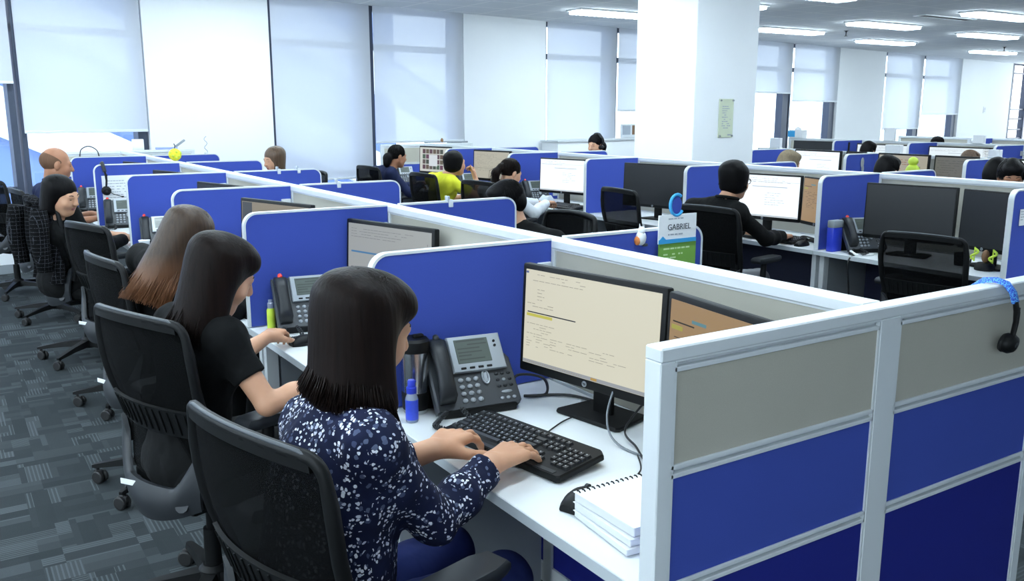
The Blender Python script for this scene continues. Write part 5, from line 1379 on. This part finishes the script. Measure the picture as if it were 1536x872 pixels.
t = thing('tissue_box', 'white tissue box with a cyan end on the fourth partition', 'box', (10.95, 9.10, 1.2)); g = G(); g.box((0, 0, .06), (.12, .24, .12), .004); b = g.build('box', M['paper'], t); g = G(); g.box((-.061, .07, .06), (.002, .13, .09), 0); g.build('cyan_patch', M['cyan_card'], b); g = G(); g.ell((0, 0, .13), (.03, .06, .03), 10, 8); g.build('tissue', M['paper'], t, 180)
def papers(label, x, y, z, d):
    t = thing('paper_stand', label, 'paper', (x, y, z)); g = G(); g.box((0, 0, d[2]/2), d, .002, 1); g.build('card', M['paper'], t); g = G(); g.box((0, 0, .004), (d[0]+.05, d[1]*.8, .008), .001, 1); g.build('foot', M['white_metal'], t)
papers('white card stand at the left end of the third partition', 7.74, 6.72, 1.2, (.04, .14, .11)); papers('upright white papers on the fourth partition, tallest', 10.95, 7.55, 1.2, (.05, .16, .17))
papers('stack of white papers on the third partition above the text screen', 7.74, 5.28, 1.2, (.05, .16, .08)); papers('white card stand near the right end of the third partition', 7.74, 4.30, 1.2, (.05, .10, .07)); papers('white card standing on the fourth partition, right part', 10.95, 6.30, 1.2, (.05, .14, .10))
t = thing('ribbon_ornament', 'silver leaf ornament pinned on a third-row divider', 'ornament', (7.36, 5.345, 1.09)); g = G(); g.ell((0, -.004, .03), (.025, .004, .05), 10, 8); g.ell((.01, -.004, -.03), (.02, .004, .04), 10, 8); g.build('leaf', M['wire'], t, 180); g = G(); g.cyl((0, -.006, -.07), (0, -.006, .08), .003, None, 6); g.build('stem', M['silver'], t)
t = thing('plush_toy', 'green plush figure beside the screen of red and green text', 'plush toy', (7.30, 4.78, 1.06)); g = G(); g.ell((0, 0, 0), (.05, .07, .08), 14, 10); b = g.build('body', M['lime'], t, 180); g = G(); g.ell((0, 0, .10), (.04, .045, .04), 12, 8); g.build('head', M['lime'], b, 180)
t = thing('picture', 'small framed picture on the window ledge left of the column', 'picture', tuple(wpt(9.72, -.10, 1.17)), 5); g = G(); g.box((0, 0, .11), (.36, .02, .22), .003); g.build('frame', M['white_metal'], t); g = G(); g.box((-.06, -.011, .12), (.18, .002, .15)); g.build('print', M['pale_ink'], t, 0); g = G(); g.box((.11, -.011, .12), (.08, .002, .15)); g.build('portrait', M['brown'], t, 0)
t = thing('ledge_cabinet', 'low white cabinet under the blinds left of the column', 'cabinet', tuple(wpt(9.4, -.24, 0)), math.degrees(WA)); g = G(); g.box((0, 0, .57), (3.2, .34, 1.14), .004); g.build('body', M['wall'], t); g = G(); g.box((0, 0, 1.155), (3.24, .38, .03), .003); g.build('top', M['white_metal'], t)
# ------------------------------------------------------------------ chairs
chair('black mesh chair of the floral-bloused woman, nearest the camera', .635, 1.655, -76)
chair('black mesh chair of the woman in the black tee', .635, 2.80, -70)
chair('black mesh chair of the long-haired brunette', .73, 3.93, -82)
chair('empty black mesh chair behind the long brown hair', .82, 5.16, -72)
chair('black mesh chair with a checked jacket over its back', .74, 6.30, -78)
chair('black mesh chair of the bald man, hidden behind the checked jacket', .70, 7.72, -84)
chair('black mesh chair holding a dark bag at the left picture edge', .52, 8.9, -58)
chair('empty mesh chair before the two dark monitors', 4.52, 2.78, -80, .94)
chair('black mesh chair of the black-bobbed woman in the second row', 4.16, 4.0, -80)
chair('empty black chair turned before the dark second-row monitor', 4.52, 5.22, -95)
chair('black chair of the ponytailed woman in white', 4.00, 6.46, -82)
chair('black chair of the woman in yellow', 4.05, 7.56, -86)
chair('black chair of the woman with the low bun', 4.06, 8.86, -84)
chair('black chair of the dark-haired man seen from behind', 2.86, 4.12, 92)
chair('black chair of the half-hidden woman across the near partition', 2.90, 8.25, 90)
for (x, y, r, lb) in ((6.28, 5.5, -90, 'beige-haired'), (6.38, 4.52, -90, 'dark-haired'), (6.62, 3.72, -90, 'rightmost')): chair('black chair hidden under the %s head of the third row' % lb, x, y, r, group='chairs behind the second partition')
# things on the chairs
t = thing('checked_jacket', 'black and white checked jacket draped over a chair back', 'jacket', (0, 0, 0))
CH = Matrix.Translation((.74, 6.30, 0)) @ Matrix.Rotation(rad(-78), 4, 'Z')
def drape(a, b):
    u = (a*2-1)*.90
    s = b*1.55
    if s < .08: v = 1.0; off = .02; p, n = back_surf(max(-1, min(1, u)), 1.0); p = p+V((0, .03-.06*s/.08, .030)); return CH @ p, CH.to_3x3() @ V((0, -.2, 1))
    p, n = back_surf(u*.98, 1.0-(s-.08)*.62); n = n.normalized(); n = n if n.y < 0 else -n
    f = .026+.016*math.sin(u*9+1.2*s)*min(1, s)+.012*math.sin(u*19)
    p = p+n*f+V((u*.02*s, -.03*s, 0)); return CH @ p, CH.to_3x3() @ n
g = G(); g.sheet(drape, 40, 34, .012); g.build('body', M['plaid'], t, 180)
for s in (-1, 1):
    g = G(); pts = []
    for i in range(8):
        p, n = back_surf(s*(.80+.05*i/7), .98-.10*i); pts.append(CH @ (p+V((s*.03, -.085-.010*i, .01*(i < 1)))))
    g.tube(pts, [.045, .055, .056, .055, .053, .050, .048, .046], 12); g.build('sleeve', M['plaid'], t, 180)
g = G(); g.tube([CH @ (back_surf(-.6+1.2*i/10, 1.0)[0]+V((0, -.03, .035+.012*math.sin(i*1.3)))) for i in range(11)], .026, 10); g.build('collar', M['plaid'], t, 180)
t = thing('backpack', 'dark bag slumped on the chair at the left picture edge', 'bag', (.54, 8.87, .50), -58)
P_, F_ = field_mesh([ell((0, .02, .15), (.20, .15, .15), None, .06), ell((.05, .08, .10), (.16, .12, .10), None, .05), ell((-.08, -.04, .2), (.12, .09, .10), None, .05)], .012); P_[:, 2] = np.maximum(P_[:, 2], .005)
mesh_of('body', wrinkle(P_, F_, .010, 12), F_, M['cloth_black'], t)
g = G(); g.tube([(-.05, .06, .28), (-.04, .03, .35), (.03, .02, .36), (.06, .04, .28)], .010, 8); g.build('handle', M['black_fabric'], t)
t = thing('patterned_bag', 'black and white swirl-patterned bag under the desk behind the brown hair', 'bag', (1.20, 5.42, 0), 20)
P_, F_ = field_mesh([ell((0, 0, .20), (.14, .20, .19), None, .05), ell((0, .05, .36), (.09, .14, .10), None, .05)], .012); P_[:, 2] = np.maximum(P_[:, 2], .004)
mesh_of('body', wrinkle(P_, F_, .012, 14), F_, M['zebra'], t); g = G(); g.tube([(0, -.08, .42), (0, -.06, .52), (0, .06, .54), (0, .12, .45)], .009, 8); g.build('handle', M['black_fabric'], t)

# ------------------------------------------------------------------ people
def lk(**k):
    d = dict(topm='cloth_black', hair='long', hairm='hair_black', top='blouse', legm='cloth_black'); d.update(k); return d
L = (.60, 1.645); w = W2L(L, -76)
person('woman in a navy floral blouse typing, seated nearest the camera', L, -76, dict(
    pelvis=w(.590, 1.645, .535), waist=w(.600, 1.645, .68), chest=w(.625, 1.655, .84), neck=w(.655, 1.645, 1.0), head=w(.705, 1.650, 1.166), hyaw=-8, hpitch=20, hroll=4,
    br=.152, wst=.135, f=1.2, shR=w(.655, 1.520, .965), shL=w(.636, 1.800, .925), elR=w(.817, 1.575, .742), elL=w(.790, 1.88, .75), wrR=w(1.015, 1.665, .797), wrL=w(.94, 1.81, .800),
    hdR=tuple(A(w(1.228, 1.752, .783))-A(w(1.015, 1.665, .797))), hdL=tuple(A(w(1.175, 1.935, .795))-A(w(.94, 1.81, .80))), curlR=(10, 16, 10), curlL=(16, 26, 16), spread=1.12, thumbR=(30, 6), thumbL=(46, 28),
    liftL=(-8, 6, 4, -2), liftR=(2, 4, -2, -6)), lk(hair='bob', hairm='hair_dark', topm='floral', len=.185, cover=90, fringe=1, n=2800, seed=5, cuffR=.90, cuffL=.74, flare=.034, loose=.125, hh=.0045, collar=1, legm='jeans', legsname='jeans', wr=.006, grow=.012, neckr=.055, wave=.004), .0038, .006)
L = (.60, 2.76); w = W2L(L, -70)
person('woman in a black short-sleeved tee with long dark hair, second from the camera', L, -70, dict(
    pelvis=w(.575, 2.755, .535), waist=w(.585, 2.75, .67), chest=w(.610, 2.735, .825), neck=w(.640, 2.700, .985), head=w(.695, 2.690, 1.120), hyaw=-16, hpitch=30, hroll=6,
    shR=w(.665, 2.600, .94), shL=w(.585, 2.875, .94), elR=w(.752, 2.500, .752), elL=w(.77, 3.0, .75), wrR=w(.985, 2.52, .792), wrL=w(.945, 3.10, .800),
    hdR=(.1, 1, -.05), hdL=tuple(A(w(1.05, 3.22, .79))-A(w(.945, 3.10, .80))), curlL=(26, 36, 24), curlR=(14, 24, 14)), lk(hair='long', hairm='hair_dark', sleeve='short', cuff=.60, len=.24, cover=96, fringe=1, n=700, flare=.02, seed=9, hh=.005, drift=(-.08, -.30, 0), top='tee', wr=.005, neckr=.058), .005, .007)
L = (.70, 3.86); w = W2L(L, -82)
person('woman with long straight brown hair bending over her desk', L, -82, dict(
    pelvis=w(.68, 3.86, .535), waist=w(.70, 3.84, .67), chest=w(.735, 3.78, .82), neck=w(.775, 3.70, .975), head=w(.835, 3.66, 1.105), hyaw=6, hpitch=30, hroll=0, wrR=(.12, .40, .785), wrL=(-.14, .40, .785)),
    lk(hair='long', hairm='hair_ombre', len=.33, cover=98, n=1400, flare=.015, seed=4, drift=(-.14, -.58, 0), top='jacket', wide=.08), .007, .008)
L = (.61, 6.26); w = W2L(L, -78)
person('woman with a black bob and black jacket glancing down to one side', L, -78, dict(
    pelvis=w(.60, 6.26, .535), waist=w(.605, 6.23, .67), chest=w(.60, 6.17, .82), neck=w(.60, 6.11, .955), head=w(.64, 6.06, 1.095), hyaw=-54, hpitch=20, hroll=4, wrR=(.12, .38, .785), wrL=(-.14, .38, .785)),
    lk(hair='bob', len=.13, cover=80, n=900, seed=14, drift=(-.16, -.22, 0), top='jacket', neckr=.07), .006, .008)
L = (.68, 7.70); w = W2L(L, -84)
person('bald man in a navy polo shirt seated by the window', L, -84, dict(fem=False,
    pelvis=w(.68, 7.70, .545), waist=w(.69, 7.66, .70), chest=w(.71, 7.58, .89), neck=w(.735, 7.52, 1.06), head=w(.775, 7.50, 1.205), hyaw=-4, hpitch=12, hf=1.06, wrR=w(1.0, 7.42, .795), wrL=w(1.02, 7.8, .795)),
    lk(hair='cropped', hairm='hair_grey', topm='cloth_navy', top='polo_shirt', skin='skin_dark', sleeve='short', collar=1), .007, .008)
L = (4.12, 4.06); w = W2L(L, -80)
person('woman with a black bob and glasses in a black jacket, at the bright screen', L, -80, dict(
    pelvis=w(4.10, 4.06, .545), waist=w(4.11, 4.05, .70), chest=w(4.14, 4.03, .87), neck=w(4.17, 3.995, 1.035), head=w(4.235, 3.985, 1.175), hyaw=-2, hpitch=14, wrR=w(4.62, 3.90, .795), wrL=w(4.60, 4.22, .795)),
    lk(hair='bob', len=.075, cover=98, n=340, seed=21, top='jacket', collar=1, legm='cloth_grey'), .006, .008)
L = (3.97, 6.44); w = W2L(L, -82)
person('woman in a white blouse with a dark ponytail, holding a phone', L, -82, dict(dz=-.06,
    pelvis=w(3.97, 6.44, .52), head=w(4.09, 6.38, 1.085), neck=w(4.03, 6.40, .955), hyaw=-6, hpitch=20, wrR=w(4.44, 6.34, .82), wrL=w(4.46, 6.48, .80)),
    lk(hair='ponytail', topm='cloth_white', legm='cloth_brown', hairm='hair_dark', seed=31, legsname='skirt'), .007, .008)
L = (4.02, 7.54); w = W2L(L, -86)
person('woman in a yellow tee resting her chin on her hand', L, -86, dict(dz=-.03,
    head=w(4.15, 7.44, 1.115), neck=w(4.08, 7.47, .99), hyaw=8, hpitch=2, wrR=w(4.30, 7.33, .98), elR=w(4.34, 7.27, .78), hdR=(-.5, -.15, 1), pnR=(-.1, -1, -.2), curlR=(40, 50, 30), wrL=w(4.42, 7.6, .785)),
    lk(hair='bob', len=.06, cover=96, topm='cloth_yellow', top='tee', sleeve='short', n=300, seed=41), .007, .008)
L = (4.02, 8.84); w = W2L(L, -84)
person('woman in navy with a low bun, at the photo gallery screen', L, -84, dict(dz=-.03,
    head=w(4.17, 8.74, 1.125), neck=w(4.10, 8.77, .995), hyaw=-4, hpitch=12, wrR=w(4.42, 8.66, .83), wrL=w(4.44, 8.9, .80)),
    lk(hair='bun', topm='cloth_navy', skin='skin_dark', seed=51), .007, .008)
L = (2.86, 4.14); w = W2L(L, 92)
person('dark-haired man seen from behind a blue divider across the near partition', L, 92, dict(fem=False, dz=-.09, head=w(2.70, 4.26, 1.09), neck=w(2.76, 4.24, .955), hyaw=-10, hpitch=18), lk(hair='short', seed=61, top='shirt', neckr=.05, neckup=.06), .008, .009)
L = (2.88, 8.25); w = W2L(L, 90)
person('woman with brown-black hair half hidden across the near partition', L, 90, dict(dz=-.02, head=w(2.66, 8.22, 1.155), neck=w(2.74, 8.22, 1.0), hyaw=14, hpitch=16), lk(hair='long', hairm='hair_brown', len=.2, n=300, seed=71), .008, .009)
L = (6.42, 8.02); w = W2L(L, 90)
person('woman wearing a headset, behind the second partition near the blinds', L, 90, dict(dz=.03, head=w(6.26, 8.0, 1.225), neck=w(6.32, 8.0, 1.09), hyaw=16, hpitch=12), lk(hair='bun', seed=81), .007, .009)
h3 = headset('dark headset worn by the woman behind the second partition', 6.27, 8.0, 1.345, 0, False, False); h3.scale = (1.25, 1.35, .75)
for (x, y, z, hm, hs, lb, sk) in ((6.36, 5.36, 1.135, 'hair_beige', 'pixie', 'beige hair, only the crown showing, in the third row', 'skin'), (6.42, 4.42, 1.13, 'hair_black', 'pixie', 'black hair below the red and green text screen', 'skin'),
        (6.68, 3.68, 1.135, 'hair_black', 'pixie', 'black hair before the white screen at the right edge', 'skin'), (9.72, 6.98, 1.11, 'hair_black', 'pixie', 'black hair in the fourth row by the blue divider', 'skin'),
        (11.75, 7.35, 1.13, 'hair_black', 'short', 'black hair, farthest from the camera', 'skin'), (9.15, 5.34, 1.075, 'hair_brown', 'short', 'short brown hair before the pale fourth-row screen', 'skin_dark')):
    L = (x-.12, y); w = W2L(L, -90)
    person('person with '+lb, L, -90, dict(dz=z-1.165, head=w(x, y, z), neck=w(x-.05, y, z-.135), hyaw=rs.randint(-10, 10), hpitch=10, hands=False), lk(hair=hs, hairm=hm, skin=sk, seed=int(x*10), n=150, topm='cloth_grey', top='shirt'), .009, .011)
L = (6.40, 3.36); w = W2L(L, 90)
person('person facing the camera, only forehead and dark hair showing at the right edge', L, 90, dict(fem=False, head=w(6.24, 3.34, 1.15), neck=w(6.30, 3.34, 1.01), hyaw=38, hpitch=18, hands=False), lk(hair='short', seed=91, skin='skin_dark', topm='cloth_grey', top='shirt'), .008, .01)
# glasses of the woman at the bright screen
t = thing('eyeglasses', 'thin dark eyeglasses worn by the black-bobbed woman', 'glasses', (4.235, 3.985, 1.175), -82)
g = G()
for s in (-1, 1): g.tube([(s*.033+.024*math.cos(2*PI*i/16), .092-.008*abs(math.cos(2*PI*i/16)), -.012+.018*math.sin(2*PI*i/16)) for i in range(16)], .0022, 6, 0, None, True)
g.tube([(-.010, .094, -.008), (.010, .094, -.008)], .002, 6); g.build('rims', M['black_plastic'], t, 60)
for s in (-1, 1):
    g = G(); g.tube([(s*.058, .086, -.008), (s*.080, .03, .004), (s*.082, -.02, .002)], .0022, 6); g.build('temple', M['black_plastic'], t, 60)

# ------------------------------------------------------------------ light and camera
W_ = bpy.data.worlds.new('daylight'); SC.world = W_; W_.use_nodes = True
bgn = W_.node_tree.nodes['Background']; bgn.inputs[0].default_value = (.86, .94, 1.0, 1); bgn.inputs[1].default_value = 4.3
sun = bpy.data.lights.new('sun', 'SUN'); sun.energy = 1.2; sun.angle = rad(1.0); so = bpy.data.objects.new('sun', sun); COL.objects.link(so); so.rotation_euler = (rad(52), 0, rad(-12))
cam = bpy.data.cameras.new('camera'); co = bpy.data.objects.new('camera', cam); COL.objects.link(co)
cam.sensor_width = 36; cam.lens = 36*1338/1536; cam.clip_start = .05; cam.clip_end = 300
co.location = (0, 0, 1.6); co.rotation_euler = (rad(90-11.4), 0, rad(-32.75)); SC.camera = co
SC.view_settings.view_transform = 'Standard'; SC.view_settings.look = 'None'; SC.view_settings.gamma = 1; SC.view_settings.use_curve_mapping = False
SC.view_settings.exposure = 0.1
SC.cycles.max_bounces = 8; SC.cycles.diffuse_bounces = 4; SC.cycles.transparent_max_bounces = 12; SC.cycles.caustics_reflective = False; SC.cycles.caustics_refractive = False
SC.cycles.sample_clamp_indirect = 6
